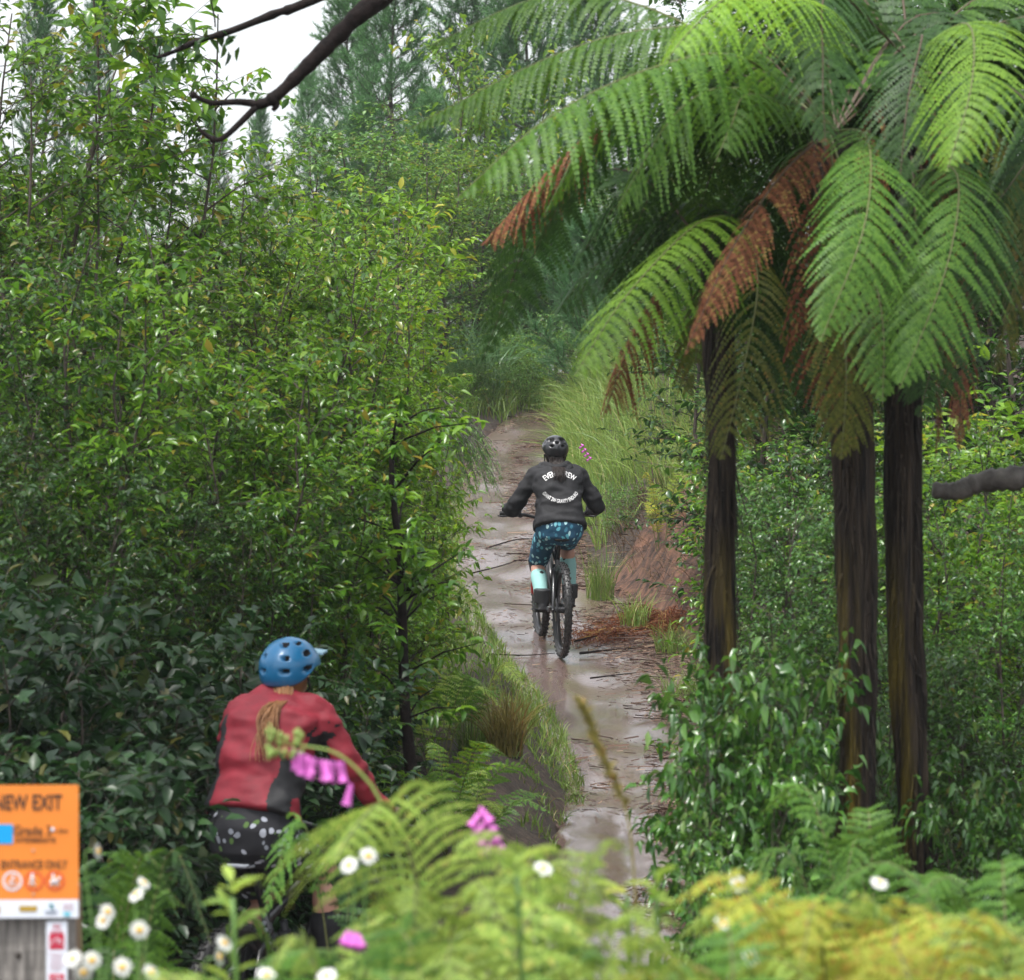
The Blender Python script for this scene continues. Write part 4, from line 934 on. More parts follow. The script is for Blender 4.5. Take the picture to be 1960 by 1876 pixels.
for i, (px, py, D, n, lab) in enumerate([
    (188, 1630, 8.0, (.95, -.3, .1), 'daisy seen edge on just right of the orange sign'),
    (275, 1690, 7.8, (.6, -.4, .7), 'upper daisy of the pair turned aside near the dark gap'),
    (262, 1712, 7.7, (-.5, -.5, .7), 'lower daisy of the pair turned aside near the dark gap'),
    (267, 1780, 7.3, (.05, -1, .12), 'large open daisy facing the camera above the fern'),
    (206, 1745, 7.6, (.5, -.6, .3), 'cream daisy half turned beside the sign post'),
    (197, 1762, 7.6, (-.4, -.7, .3), 'cream daisy half hidden under its neighbour by the sign post'),
    (139, 1835, 7.2, (-.3, -.8, .5), 'daisy nearest the sign post'),
    (160, 1862, 7.1, (.2, -.8, -.2), 'daisy drooping below the one nearest the sign post'),
    (176, 1838, 7.2, (.2, -1, .2), 'daisy at the right of the cluster by the sign post'),
    (234, 1851, 7.0, (.05, -1, .25), 'open daisy alone right of the cluster by the sign post'),
    (290, 1862, 7.1, (.6, -.5, .5), 'small daisy cut by the fern at the lower border'),
    (430, 1805, 7.3, (.5, -.6, .6), 'daisy on a green stem before the skin of the near leg'),
    (420, 1832, 7.2, (.9, -.3, .2), 'daisy turned edge on below the near leg'),
    (668, 1656, 7.4, (-.3, -.8, .5), 'left daisy of the two in front of the black floral shorts'),
    (705, 1638, 7.4, (.2, -.9, .4), 'right daisy of the two in front of the black floral shorts'),
    (1413, 1692, 7.6, (.2, -.9, .3), 'single daisy left of the tall yellow fern'),
    (1436, 1832, 7.0, (.0, -1, .3), 'single daisy low beside the yellow fern'),
    (1040, 1662, 7.2, (.3, -.6, .7), 'daisy among the tall feathery fern'),
    (510, 1866, 6.8, (.2, -.6, .7), 'daisy cut by the lower border under the near leg'),
    (625, 1868, 6.8, (-.2, -.6, .7), 'daisy at the lower border below the purple bell'),
    (1683, 1690, 7.3, (.2, -.5, .8), 'daisy on top of the yellow fern'),
    (1385, 1768, 7.2, (.4, -.5, .7), 'faint daisy in the ferns right of the puddle')]):
    daisy(px, py, D, n, lab, 300+i, .0178 if i != 1 else .015)
def bell(mb, top, d, L, r):
    d = Vector(d).normalized(); mb.tube([top, top+d*L*.2, top+d*L*.6, top+d*L*.9, top+d*L], [r*.3, r*.62, r*.8, r*1.0, r*1.25], 9, False)
def foxglove(stem, bells, label, r=.011, L=.042, buds=()):
    b = stem[0].copy(); b.z = gz(b.x, b.y)-.03; root = empty('foxglove', b); tag(root, label, 'flower', 'foxgloves')
    st = MB(); c = crom([Vector((0, 0, 0))]+[p-b for p in stem], 24); st.tube(c, [.0042*(1-.6*k/23) for k in range(24)], 6)
    for p in buds: st.ball(p-b, (.005, .005, .008), 8, 6)
    st.build('stem', M['stem'] if not buds else M['foxbud'], root)
    for p, d in bells:
        m = MB(); bell(m, p-b, d, L, r); m.build('flower_bell', M['foxglove'], root)
rg = random.Random(5)
sp_ = [P(800, 2000, 8), P(775, 1700, 8), P(730, 1540, 8), P(690, 1480, 8), P(640, 1440, 8), P(580, 1428, 8), P(535, 1420, 8), P(515, 1385, 8)]
bl = []
for k in range(12):
    t = k/11; p = P(560+t*95, 1432+8*math.sin(t*3)+t*24, 8+rg.uniform(-.02, .02)); bl.append((p, (rg.uniform(-.3, .35), rg.uniform(-.3, .3), -1)))
bl.append((P(672, 1500, 8), (-.2, 0, -1)))
foxglove(sp_, bl, 'bent foxglove with a row of magenta bells in front of the red jacket', .0095, .044, [P(520+rg.uniform(-8, 60), 1425+rg.uniform(-26, 22), 8+rg.uniform(-.02, .02)) for _ in range(30)])
sp_ = [P(930, 2000, 7.6), P(935, 1750, 7.6), P(928, 1600, 7.6), P(922, 1545, 7.6)]
foxglove(sp_, [(P(918+k*4, 1545+k*9, 7.6), (.7*(-1)**k, -.3, -1)) for k in range(8)], 'foxglove with a few magenta bells in front of the dark soil', .0095, .036)
sp_ = [P(680, 2000, 7), P(682, 1850, 7), P(676, 1785, 7)]
foxglove(sp_, [(P(668+k*8, 1782+k*3, 7), (.3*(k-1), -.5, -.8)) for k in range(3)], 'small foxglove with purple bells low among pale ferns', .009, .03)
sp_ = [P(1160, 1040, 33.6), P(1148, 960, 33.6), P(1126, 880, 33.6), P(1113, 850, 33.6)]
foxglove(sp_, [(P(1112+k*2.4, 850+k*4, 33.6), (.7*(-1)**k, -.4, -.5)) for k in range(8)], 'distant foxglove spike in the long grass right of the black helmet', .009, .032)
def seed_grass():
    pts = [P(1230, 1990, 8.4), P(1215, 1700, 8.4), P(1200, 1560, 8.4), P(1165, 1470, 8.4), P(1135, 1400, 8.4), P(1112, 1345, 8.4)]
    b = gp(1230, 8.4); m = MB(); c = crom([Vector((0, 0, 0))]+[p-b for p in pts], 30); m.tube(c, [.0028]*30, 5)
    rng = random.Random(3)
    for k in range(150):
        t = rng.uniform(15, 28.9); i = int(t); p = c[i].lerp(c[i+1], t-i); d = (c[i+1]-c[i]).normalized()+Vector((rng.gauss(0, .4), rng.gauss(0, .4), rng.gauss(0, .3)))
        m.tube([p, p+d.normalized()*.014, p+d.normalized()*.028], [.001, .0035, .0005], 5, False)
    o = m.build('seed_grass', M['grass_tan']); o.location = b; tag(o, 'blurred leaning grass stalk with seed head in front of the wet trail', 'grass stalk')
seed_grass()
def broad_weed(px, D, top, label, seed):
    b = gp(px, D); root = empty('weed', b); tag(root, label, 'weed', 'broad leaved weeds in front of the puddle'); H = P(px, top, D).z-b.z
    st = MB(); st.tube(crom([Vector((0, 0, 0)), Vector((.01, 0, H*.5)), Vector((0, 0, H*.95))], 8), .005, 6); st.build('stem', M['stem'], root)
    ng = np.random.default_rng(seed); n = 26; zz = H*ng.uniform(.35, 1, n); a = ng.uniform(0, 6.28, n)
    d = np.stack([np.cos(a), np.sin(a), ng.uniform(.1, .9, n)], 1); v, t = leaves(np.stack([zz*0, zz*0, zz], 1), d, np.array([0, 0, 1.])+ng.normal(0, .2, (n, 3)), ng.uniform(.04, .085, n), ng.uniform(.014, .03, n))
    link('leaves', np_mesh('leaves', v, t), M['fern_pale'], root)
for i, (px, D, top, lab) in enumerate([(1200, 7.4, 1690, 'pale weed standing in front of the bright puddle'), (1255, 7.2, 1670, 'broad leaved weed right of the bright puddle'), (990, 6.9, 1640, 'weed beside the tall feathery fern'), (445, 7.3, 1690, 'upright green weed in front of the near leg')]):
    broad_weed(px, D, top, lab, 40+i)

# ------------------------------------------------------------------ dead tree with branches across the sky and behind the fern trunks
def dead_tree():
    D = 16.5; b = gp(2080, D); root = empty('dead_tree', b); tag(root, 'dead tree whose bare dark branches cross the white sky', 'tree')
    m = MB(); c = crom([Vector((0, 0, -.2)), P(2085, 1200, D)-b, P(2070, 300, D)-b, P(2040, -500, D)-b], 20); m.tube(c, [.16*(1-.5*k/19) for k in range(20)], 12); m.build('trunk', M['bark_grey'], root)
    def br(pts, r0, r1, name, mt, kn=True):
        mm = MB(); c = crom([p-b for p in pts], 36); rng = random.Random(len(name)+int(r0*1000))
        mm.tube(c, [(r0+(r1-r0)*k/35)*(1+.16*rng.uniform(-1, 1)) for k in range(36)], 8)
        return mm, c, name, mt
    mm, c, _, _ = br([P(2045, -420, D), P(1500, -420, D), P(1000, -200, D-.5), P(725, -2, D-.8), P(650, 65, D-.8), P(590, 125, D-.8), P(525, 187, D-.8), P(490, 202, D-.8)], .055, .02, 'a', 0)
    for pts, r0 in [([P(495, 200, D-.8), P(455, 195, D-.8), P(405, 197, D-.8), P(370, 182, D-.8)], .016), ([P(495, 200, D-.8), P(465, 230, D-.8), P(430, 262, D-.8), P(408, 267, D-.8), P(380, 247, D-.8)], .015), ([P(525, 185, D-.8), P(530, 200, D-.8), P(522, 212, D-.8)], .016), ([P(405, 197, D-.8), P(402, 203, D-.8)], .01)]:
        cc = crom([p-b for p in pts], 12); mm.tube(cc, [r0*(1-.45*k/11) for k in range(12)], 8)
    for px_, py_2, rr in [(370, 182, .016), (408, 267, .016), (640, 72, .028), (522, 190, .03)]: mm.ball(P(px_, py_2, D-.8)-b, rr, 8, 6)
    mm.build('branch', M['bark_wet'], root)
    mm, c, _, _ = br([P(2045, -380, D), P(1400, -330, D+.5), P(900, -130, D+.5), P(590, 4, D+.3), P(530, 25, D+.3), P(440, 60, D+.3), P(380, 78, D+.3), P(330, 100, D+.3), P(300, 110, D+.3)], .03, .007, 'b', 0)
    cc = crom([P(405, -60, D+.3)-b, P(404, 0, D+.3)-b, P(410, 30, D+.3)-b, P(412, 52, D+.3)-b], 10); mm.tube(cc, [.004]*10, 5)
    mm.build('branch', M['bark_wet'], root)
    mm, c, _, _ = br([P(2075, 880, D), P(1960, 912, D-.2), P(1880, 922, D-.2), P(1830, 940, D-.2), P(1785, 938, D-.2)], .055, .035, 'c', 0)
    o = mm.build('branch', M['bark_grey'], root); o['label'] = 'thick grey lichen covered branch'
    # sparse leaves on the thin branch
    ng = np.random.default_rng(6); pos = np.array([(P(ng.uniform(330, 460), ng.uniform(52, 110), D+.3)-b)[:] for _ in range(26)])
    v, t = leaves(pos, ng.normal(0, 1, pos.shape)-np.array([0, 0, .8]), np.array([0, 0, 1.])+ng.normal(0, .5, pos.shape), ng.uniform(.05, .09, 26), ng.uniform(.02, .035, 26))
    link('leaves', np_mesh('leaves', v, t), M['leaf_dark'], root)
dead_tree()

# ------------------------------------------------------------------ sign on its post
def text_mesh(s, size, bold=0.0, extrude=.0006, width=1.0, align='CENTER'):
    cu = bpy.data.curves.new('lettering', 'FONT'); cu.body = s; cu.size = size; cu.align_x = align; cu.align_y = 'CENTER'; cu.extrude = extrude; cu.offset = bold; cu.resolution_u = 4
    ob = bpy.data.objects.new('lettering', cu); COL.objects.link(ob)
    dg = bpy.context.evaluated_depsgraph_get(); dg.update()
    me = bpy.data.meshes.new_from_object(ob.evaluated_get(dg), depsgraph=dg); bpy.data.objects.remove(ob)
    if width != 1.0:
        for v in me.vertices: v.co.x *= width
    return me
def flat(name, color, rough=.5): 
    if name not in M: M[name] = mat(name, color, rough)
    return M[name]
def sign():
    D = 9.0; u = D/FP                                        # metres per photograph pixel at the sign
    c = P(65, 1630, D); yaw = R(3)
    def L(px, py): return Vector(((px-65)*u, 0, -(py-1630)*u))
    orange = mat('orange_plate', (.78, .235, .032), .45, noise_amt=.06, noise_scale=5); white = mat('white_plate', (.72, .76, .84), .5)
    ink = flat('black_ink', (.03, .022, .018)); ink2 = flat('brown_ink', (.13, .055, .02)); blue = flat('blue_plate', (.0, .33, .72)); red = flat('red_print', (.68, .08, .03)); crim = flat('crimson_print', (.5, .015, .05))
    post = empty('sign_post', gp(65, D+.06)); tag(post, 'weathered grey timber post carrying the orange sign', 'post')
    tree = mat('weathered_timber', (.2, .185, .17), .85, noise_amt=.45, noise_scale=9, bump=.6, bump_scale=12, stretch=(14, 14, 1))
    side = mat('brown_timber', (.24, .16, .09), .85, noise_amt=.4, noise_scale=9, bump=.5, bump_scale=12, stretch=(14, 14, 1))
    m = MB(); zt = P(65, 1700, D).z-post.location.z
    xl, xr = -.19, (124-65)*u
    pr = [(xl, -.045), (xr, -.045), (xr+.03, -.03), (xr+.034, .05), (xl, .06)]
    n = 26; V_ = [(x+.002*noise.noise(Vector((x*30, k, 1))), y+.003*noise.noise(Vector((k*.8, x*20, 2))), zt*k/n) for k in range(n+1) for x, y in pr]
    F_ = [(k*5+j, k*5+(j+1) % 5, (k+1)*5+(j+1) % 5, (k+1)*5+j) for k in range(n) for j in range(5)]+[(0, 1, 2, 3, 4), tuple(n*5+j for j in range(5))]
    m.add(V_, F_); me = m.mesh('timber'); o = link('timber', me, [tree, side], post)
    for p in me.polygons: p.material_index = 1 if p.normal.x > .5 else 0
    kb = MB(); kb.ball(Vector(((40-65)*u, -.047, P(40, 1830, D).z-post.location.z)), (.007, .003, .008), 10, 6); kb.build('knot', ink, post)
    root = empty('trail_sign', c, (0, 0, yaw)); tag(root, 'orange trail sign reading NEW EXIT and ENTRANCE ONLY', 'sign')
    pl = MB(); x0 = (-20-65)*u; x1 = (150-65)*u; z0 = -(1757-1630)*u; z1 = -(1503-1630)*u; zm = -(1722-1630)*u
    pl.box(((x0+x1)/2, 0, (zm+z1)/2), (x1-x0, .004, z1-zm)); pl.build('orange_panel', orange, root, False)
    wl = MB(); wl.box(((x0+x1)/2, 0, (z0+zm)/2), (x1-x0, .004, zm-z0)); wl.build('white_strip', white, root, False)
    def put(me, px, py, mt, name='lettering', dy=-.0032):
        o = link(name, me, mt, root); o.location = L(px, py)+Vector((0, dy, 0)); o.rotation_euler = (R(90), 0, 0); return o
    put(text_mesh('NEW EXIT', 41*u, .0009, width=.69), 53, 1537, ink)
    put(text_mesh('Grade 3', 27*u, .0005, width=.82), 62, 1590, ink2); put(text_mesh('INTERMEDIATE', 12.5*u, .0002, width=.9), 68, 1608, ink2)
    put(text_mesh('1.3km', 11*u, 0), 117, 1590, ink2)
    put(text_mesh('ENTRANCE ONLY', 22*u, .0005, width=.71), 65, 1655, ink2)
    b_ = MB(); b_.box(L(2, 1596)+Vector((0, -.0028, 0)), (46*u, .0012, 37*u)); b_.build('grade_square', blue, root, False)
    d_ = MB(); d_.ball(L(101, 1588)+Vector((0, -.003, 0)), (3.5*u, .0015, 3.8*u), 12, 6); d_.build('difficulty_dot', white, root)
    for py in (1523-200, 1628, 1712): 
        if py > 1500:
            s_ = MB(); s_.ball(L(64, py)+Vector((0, -.003, 0)), (2.5*u, .002, 2.5*u), 10, 6); s_.build('screw', flat('steel', (.35, .33, .3), .35), root)
    def ring(px, mt):
        r_ = MB(); c_ = L(px, 1686); n = 40
        for k in range(n):
            a, a2 = 2*math.pi*k/n, 2*math.pi*(k+1)/n
            r_.add([c_+Vector((math.cos(q)*rr*u, -.0034, math.sin(q)*rr*u)) for q, rr in ((a, 15.2), (a, 18.8), (a2, 18.8), (a2, 15.2))], [(0, 1, 2, 3)])
        return r_
    for px, mt in ((24, white), (65, red), (105, red)):
        ring(px, mt).build('ring', mt, root, False)
    def limb(mm, px, a, b2, r): mm.tube([L(px+a[0], 1686+a[1])+Vector((0, -.003, 0)), L(px+b2[0], 1686+b2[1])+Vector((0, -.003, 0))], r*u, 6)
    g = MB()                                                 # rider on a bicycle
    g.ball(L(26, 1677)+Vector((0, -.003, 0)), (2.4*u, .001, 2.4*u), 8, 5)
    for a, b2 in (((0, -6), (-4, 0)), ((0, -6), (5, -2)), ((-4, 0), (1, 5)), ((1, 5), (-1, 9))): limb(g, 24, a, b2, 1.2)
    for cx in (-7, 7):
        for k in range(12):
            q, q2 = 2*math.pi*k/12, 2*math.pi*(k+1)/12; limb(g, 24, (cx+4.5*math.cos(q), 7+4.5*math.sin(q)), (cx+4.5*math.cos(q2), 7+4.5*math.sin(q2)), .6)
    g.build('cyclist_symbol', white, root)
    g = MB(); g.ball(L(62, 1674)+Vector((0, -.003, 0)), (2.8*u, .001, 2.8*u), 8, 5)
    for a, b2, r in (((-3, -9), (-4, 0), 2.4), ((-4, 0), (-8, 9), 1.4), ((-4, 0), (3, 10), 1.5), ((-3, -7), (3, -2), 1.1), ((-3, -7), (-8, -1), 1.1)): limb(g, 65, a, b2, r)
    g.build('walker_symbol', white, root)
    g = MB(); g.ball(L(102, 1675)+Vector((0, -.003, 0)), (2.4*u, .001, 2.4*u), 8, 5)
    for a, b2, r in (((-3, -9), (-2, -1), 1.8), ((-8, 1), (5, 0), 2.8), ((5, 0), (10, -7), 2), ((-7, 2), (-8, 10), 1.2), ((-5, 2), (-3, 10), 1.2), ((3, 2), (2, 10), 1.2), ((5, 2), (7, 10), 1.2)): limb(g, 105, a, b2, r)
    g.build('horse_rider_symbol', white, root)
    e = MB(); e.box(L(54, 1739)+Vector((0, -.0028, 0)), (34*u, .001, 11*u)); e.build('sponsor_block', flat('mustard', (.42, .27, .03)), root, False)
    e = MB(); e.box(L(-9, 1741)+Vector((0, -.0028, 0)), (18*u, .001, 14*u)); e.build('sponsor_block', flat('mustard', (.42, .27, .03)), root, False)
    e = MB(); e.ball(L(98, 1733)+Vector((0, -.003, 0)), (4.2*u, .001, 3.6*u), 10, 6); e.ball(L(100, 1738)+Vector((0, -.003, 0)), (4*u, .001, 2*u), 10, 6); e.build('leaf_emblem', flat('teal', (.02, .2, .24)), root)
    for k in range(3): 
        e = MB(); e.box(L(98, 1743.5+k*2.6)+Vector((0, -.0028, 0)), ((26-4*k)*u, .001, 1.2*u)); e.build('fine_print', flat('grey_ink', (.25, .3, .38)), root, False)
    e = MB(); e.box(L(128, 1750)+Vector((0, -.0028, 0)), (13*u, .001, 7*u)); e.build('sponsor_block', flat('cyan', (.1, .5, .62)), root, False)
    for k in range(3):
        e = MB(); e.box(L(130, 1731+k*5)+Vector((0, -.0028, 0)), (19*u, .001, 1.4*u)); e.build('fine_print', flat('pink_ink', (.6, .4, .45)), root, False)
    # narrow notice below
    nr = empty('notice_strip', P(108, 1840, D)+Vector((0, .02-.012, 0)), (0, 0, yaw)); tag(nr, 'narrow white notice with red symbols on the timber post', 'notice')
    def L2(px, py): return Vector(((px-108)*u, 0, -(py-1840)*u))
    s_ = MB(); s_.box(L2(108, 1860), (40*u, .003, 192*u)); s_.build('paper', white, nr, False)
    for py in (1772, 1776, 1783, 1787):
        e = MB(); e.box(L2(108, py)+Vector((0, -.0022, 0)), ((14 if py < 1780 else 24)*u, .001, 1.6*u)); e.build('fine_print', crim, nr, False)
    for py, h_ in ((1803, 29), (1876, 22)):
        s_ = MB(); s_.box(L2(108, py)+Vector((0, -.0022, 0)), (28*u, .001, h_*u)); s_.build('red_symbol', crim, nr, False)
        s_ = MB()
        for k in range(16):
            q, q2 = math.pi*k/16, math.pi*(k+1)/16
            s_.tube([L2(108+10*math.cos(q), py+7-14*math.sin(q)*.9)+Vector((0, -.003, 0)), L2(108+10*math.cos(q2), py+7-14*math.sin(q2)*.9)+Vector((0, -.003, 0))], .9*u, 5)
        s_.tube([L2(108, py+7)+Vector((0, -.003, 0)), L2(113, py-4)+Vector((0, -.003, 0))], .8*u, 5); s_.build('white_mark', white, nr)
    for k in range(7):
        e = MB(); e.box(L2(107+RN.uniform(-2, 2), 1826+k*5)+Vector((0, -.0022, 0)), (RN.uniform(18, 30)*u, .001, 1.3*u)); e.build('fine_print', flat('pink_ink', (.6, .4, .45)), nr, False)
sign()

# ------------------------------------------------------------------ bicycles
M['black_paint'] = mat('black_paint', (.018, .018, .02), .3, coat=.4)
M['black_alloy'] = mat('black_alloy', (.03, .03, .033), .4, metal=.4)
M['steel'] = mat('bright_steel', (.5, .5, .5), .3, metal=1)
M['rubber'] = mat('wet_rubber', (.022, .021, .021), .42, bump=.3, bump_scale=120, noise_amt=.4, noise_scale=18)
M['saddle'] = mat('saddle_cover', (.012, .012, .013), .7, spec=.25)
M['red_fork'] = mat('red_paint', (.42, .015, .02), .3, coat=.5)
M['grey_paint'] = mat('grey_paint', (.3, .32, .36), .4)
def bicycle(loc, rot, fork_mat, label, stripe=False, drop=0.0):
    root = empty('mountain_bike', loc, rot); tag(root, label, 'bicycle')
    WR = .372
    def wheel(y):
        m = MB(); c = Vector((0, y, WR)); m.ring(c, .302, .016, nu=48, nv=8, sq=1.0); 
        for k in range(28):
            a = 2*math.pi*k/28; s = 1 if k % 2 else -1; a2 = a+.35*(1 if k % 4 < 2 else -1)
            m.tube([c+Vector((s*.028, .028*math.cos(a2), .028*math.sin(a2))), c+Vector((0, .295*math.cos(a), .295*math.sin(a)))], .0012, 4, False)
        m.tube([c-Vector((.06, 0, 0)), c-Vector((.03, 0, 0)), c+Vector((.03, 0, 0)), c+Vector((.06, 0, 0))], [.022, .026, .026, .022], 12)
        m.tube([c+Vector((-.05, 0, 0)), c+Vector((-.048, 0, 0))], [.09, .09], 24)
        w_ = m.build('wheel', M['black_alloy'], root)
        t = MB(); t.ring(c, .337, .029, nu=64, nv=12)
        for k in range(72):
            a = 2*math.pi*k/72; rot_ = Matrix.Rotation(a, 3, 'X')
            if k % 2: prs = ((-.008, .366, 0, .011), (.008, .366, 0, .011))
            else: prs = ((-.0265, .352, -.8, .012), (.0265, .352, .8, .012), (0, .367, 0, .008))
            for x, rr, tl, wd in prs:
                t.box(c+rot_ @ Vector((x, 0, rr)), (wd, .015, .012), rot=rot_ @ Matrix.Rotation(tl, 3, 'Y'))
        t.build('tyre', M['rubber'], w_, False)
    wheel(0); wheel(1.19)
    BB = Vector((0, .43, .335)); ST = Vector((0, .27, .74)); HT = Vector((0, .80, .93)); HB = Vector((0, .835, .80)); ax = Vector((0, 0, WR)); fx = Vector((0, 1.19, WR))
    f = MB(); f.tube([BB, ST], [.022, .018], 12); f.tube([BB, HB], [.034, .03], 12); f.tube([ST+Vector((0, .01, -.04)), HT-Vector((0, 0, .03))], [.02, .024], 12); f.tube([HT, HB], [.026, .027], 12)
    for s in (-1, 1):
        f.tube([ax+Vector((s*.072, 0, 0)), Vector((s*.055, .22, .37)), BB+Vector((s*.035, -.03, .03))], [.013, .014, .016], 8, round_=True)
        f.tube([ax+Vector((s*.072, 0, 0)), Vector((s*.05, .14, .6)), Vector((s*.028, .27, .66))], [.012, .011, .012], 8, round_=True)
    f.ball(BB, (.045, .035, .035), 14, 8); f.build('frame', M['black_paint'], root)
    if stripe:
        q = MB(); d = (ST-BB).normalized()
        for k in range(9): q.ball(BB+d*(.13+.032*k)+Vector((0, -.021, 0)), (.011, .004, .012 if k % 3 else .008), 8, 6)
        q.build('seat_tube_marks', M['grey_paint'], root)  # row of small grey marks up the seat tube
    sh = MB(); sh.tube([BB+Vector((0, .04, .1)), Vector((0, .42, .68))], .017, 10); sh.tube([Vector((0, .44, .5)), Vector((0, .42, .64))], .028, 12); sh.build('shock', M['black_alloy'], root)
    dz = Vector((0, 0, drop)); sp_ = MB(); sp_.tube([ST, Vector((0, .2, .925))+dz], .0155, 10); sp_.build('seatpost', M['black_alloy'], root)
    sd = MB(); sd.loft([((0, .06, .955), .055, .012, (0, 0, 1)), ((0, .09, .965), .072, .02, (0, 0, 1)), ((0, .15, .962), .066, .022, (0, 0, 1)), ((0, .22, .953), .035, .022, (0, 0, 1)), ((0, .30, .95), .02, .018, (0, 0, 1)), ((0, .335, .945), .012, .01, (0, 0, 1))], 16)
    sd.v = [(x, y, z+drop) for x, y, z in sd.v]; sd.build('saddle', M['saddle'], root)
    if stripe:
        e = MB(); e.tube([Vector((-.066, .095, .957)), Vector((-.045, .062, .957)), Vector((0, .05, .96)), Vector((.045, .062, .957)), Vector((.066, .095, .957))], .009, 8); e.build('saddle_edge', M['grey_paint'], root)
    fk = MB()
    for s in (-1, 1):
        fk.tube([fx+Vector((s*.062, 0, 0)), fx+Vector((s*.062, -.015, .12)), fx+Vector((s*.062, -.12, .36))], [.02, .024, .027], 12, round_=True)
    fk.tube([fx+Vector((-.062, -.1, .36)), fx+Vector((-.045, -.09, .405)), fx+Vector((.045, -.09, .405)), fx+Vector((.062, -.1, .36))], .016, 8); fk.build('fork', fork_mat, root)
    cr = MB()
    for s in (-1, 1): cr.tube([HB+Vector((s*.062, .06, -.06)), fx+Vector((s*.062, -.12, .36))], .0185, 10)
    cr.tube([HB+Vector((-.075, .06, -.05)), HB+Vector((0, .01, -.02)), HB+Vector((.075, .06, -.05))], .024, 8, round_=True); cr.build('fork_crown', M['black_alloy'], root)
    st = MB(); st.tube([HT, HT+Vector((0, -.015, .05))], .022, 10); st.tube([HT+Vector((0, -.012, .035)), Vector((0, .83, .99))], .02, 10); st.build('stem', M['black_alloy'], root)
    hb = MB(); hb.tube(crom([(-.39, .775, 1.045), (-.22, .80, 1.035), (-.1, .83, 1.005), (0, .835, .99), (.1, .83, 1.005), (.22, .80, 1.035), (.39, .775, 1.045)], 25), .0125, 10); h_ = hb.build('handlebar', M['black_alloy'], root)
    for s in (-1, 1):
        g = MB(); g.tube([(s*.27, .792, 1.039), (s*.393, .775, 1.045)], .0165, 12); g.build('grip', M['rubber'], h_)
        l = MB(); l.tube([(s*.24, .80, 1.03), (s*.235, .85, 1.02), (s*.28, .885, 1.015), (s*.37, .875, 1.01), (s*.395, .872, 1.018)], [.014, .013, .008, .007, .006], 8); l.ball((s*.225, .815, 1.02), (.022, .03, .016), 10, 6); l.build('brake_lever', M['black_alloy'], h_)
    ck = MB(); ck.tube([BB+Vector((.055, 0, 0)), BB+Vector((.06, 0, 0))], [.075, .075], 28)
    for s in (-1, 1): ck.tube([BB+Vector((s*.06, 0, 0)), BB+Vector((s*.078, s*.17, 0))], [.016, .012], 8, round_=True)
    ck.tube([BB-Vector((.075, 0, 0)), BB+Vector((.075, 0, 0))], .014, 10); ck.build('crankset', M['steel'], root)
    for s in (-1, 1):
        p = MB(); c = BB+Vector((s*.135, s*.17, 0)); p.box(c, (.1, .1, .016)); p.tube([c-Vector((s*.055, 0, 0)), c+Vector((s*.05, 0, 0))], .009, 8)
        for i in (-1, 1):
            for j in (-1, 1): p.tube([c+Vector((i*.04, j*.04, -.012)), c+Vector((i*.04, j*.04, .012))], .003, 5)
        p.build('pedal', M['black_alloy'], root, False)
    ch = MB(); x = .058; cs = ax+Vector((x, 0, .055)); ch.tube([cs, BB+Vector((x, 0, .075)), BB+Vector((x, .07, .03)), BB+Vector((x, .05, -.05)), BB+Vector((x, -.06, -.07)), ax+Vector((x, .05, -.17)), ax+Vector((x, -.02, -.12)), ax+Vector((x, .01, -.05))], .005, 6)
    for k in range(7): ch.tube([ax+Vector((.03+k*.004, 0, 0)), ax+Vector((.033+k*.004, 0, 0))], [.085-k*.009]*2, 20)
    ch.box(ax+Vector((.06, .03, -.11)), (.014, .03, .13)); ch.build('chain', M['steel'], root)
    return root

# ------------------------------------------------------------------ riders
def ik(a, c, l1, l2, pole):
    a, c, pole = Vector(a), Vector(c), Vector(pole); d = c-a; L = min(d.length, (l1+l2)*.995); n = d.normalized()
    x = (l1*l1-l2*l2+L*L)/(2*L); h = math.sqrt(max(l1*l1-x*x, 0)); p = pole-n*pole.dot(n); p.normalize()
    return a+n*x+p*h
def hand(mb, s, g, infl=0.0):
    """a hand closed over the grip: palm, four unequal fingers wrapped round the bar, thumb beneath"""
    g = Vector(g); r = .0088+infl
    mb.ball(g+Vector((s*-.002, -.028, .022)), (.041+infl, .034+infl, .015+infl), 12, 8)
    for k, (x, L) in enumerate(((-.034, .92), (-.012, 1.05), (.011, 1.0), (.032, .8))):
        x *= s
        mb.tube([g+Vector((x, -.018, .03)), g+Vector((x, .012, .034)), g+Vector((x, .034*L, .016)), g+Vector((x, .03*L, -.012)), g+Vector((x, .008, -.026))], [r*1.1, r*1.08, r, r*.95, r*.85], 8, round_=True)
    mb.tube([g+Vector((-s*.032, -.035, .012)), g+Vector((-s*.05, -.02, -.008)), g+Vector((-s*.05, .008, -.022)), g+Vector((-s*.035, .022, -.02))], [r*1.35, r*1.2, r*1.05, r*.9], 8, round_=True)
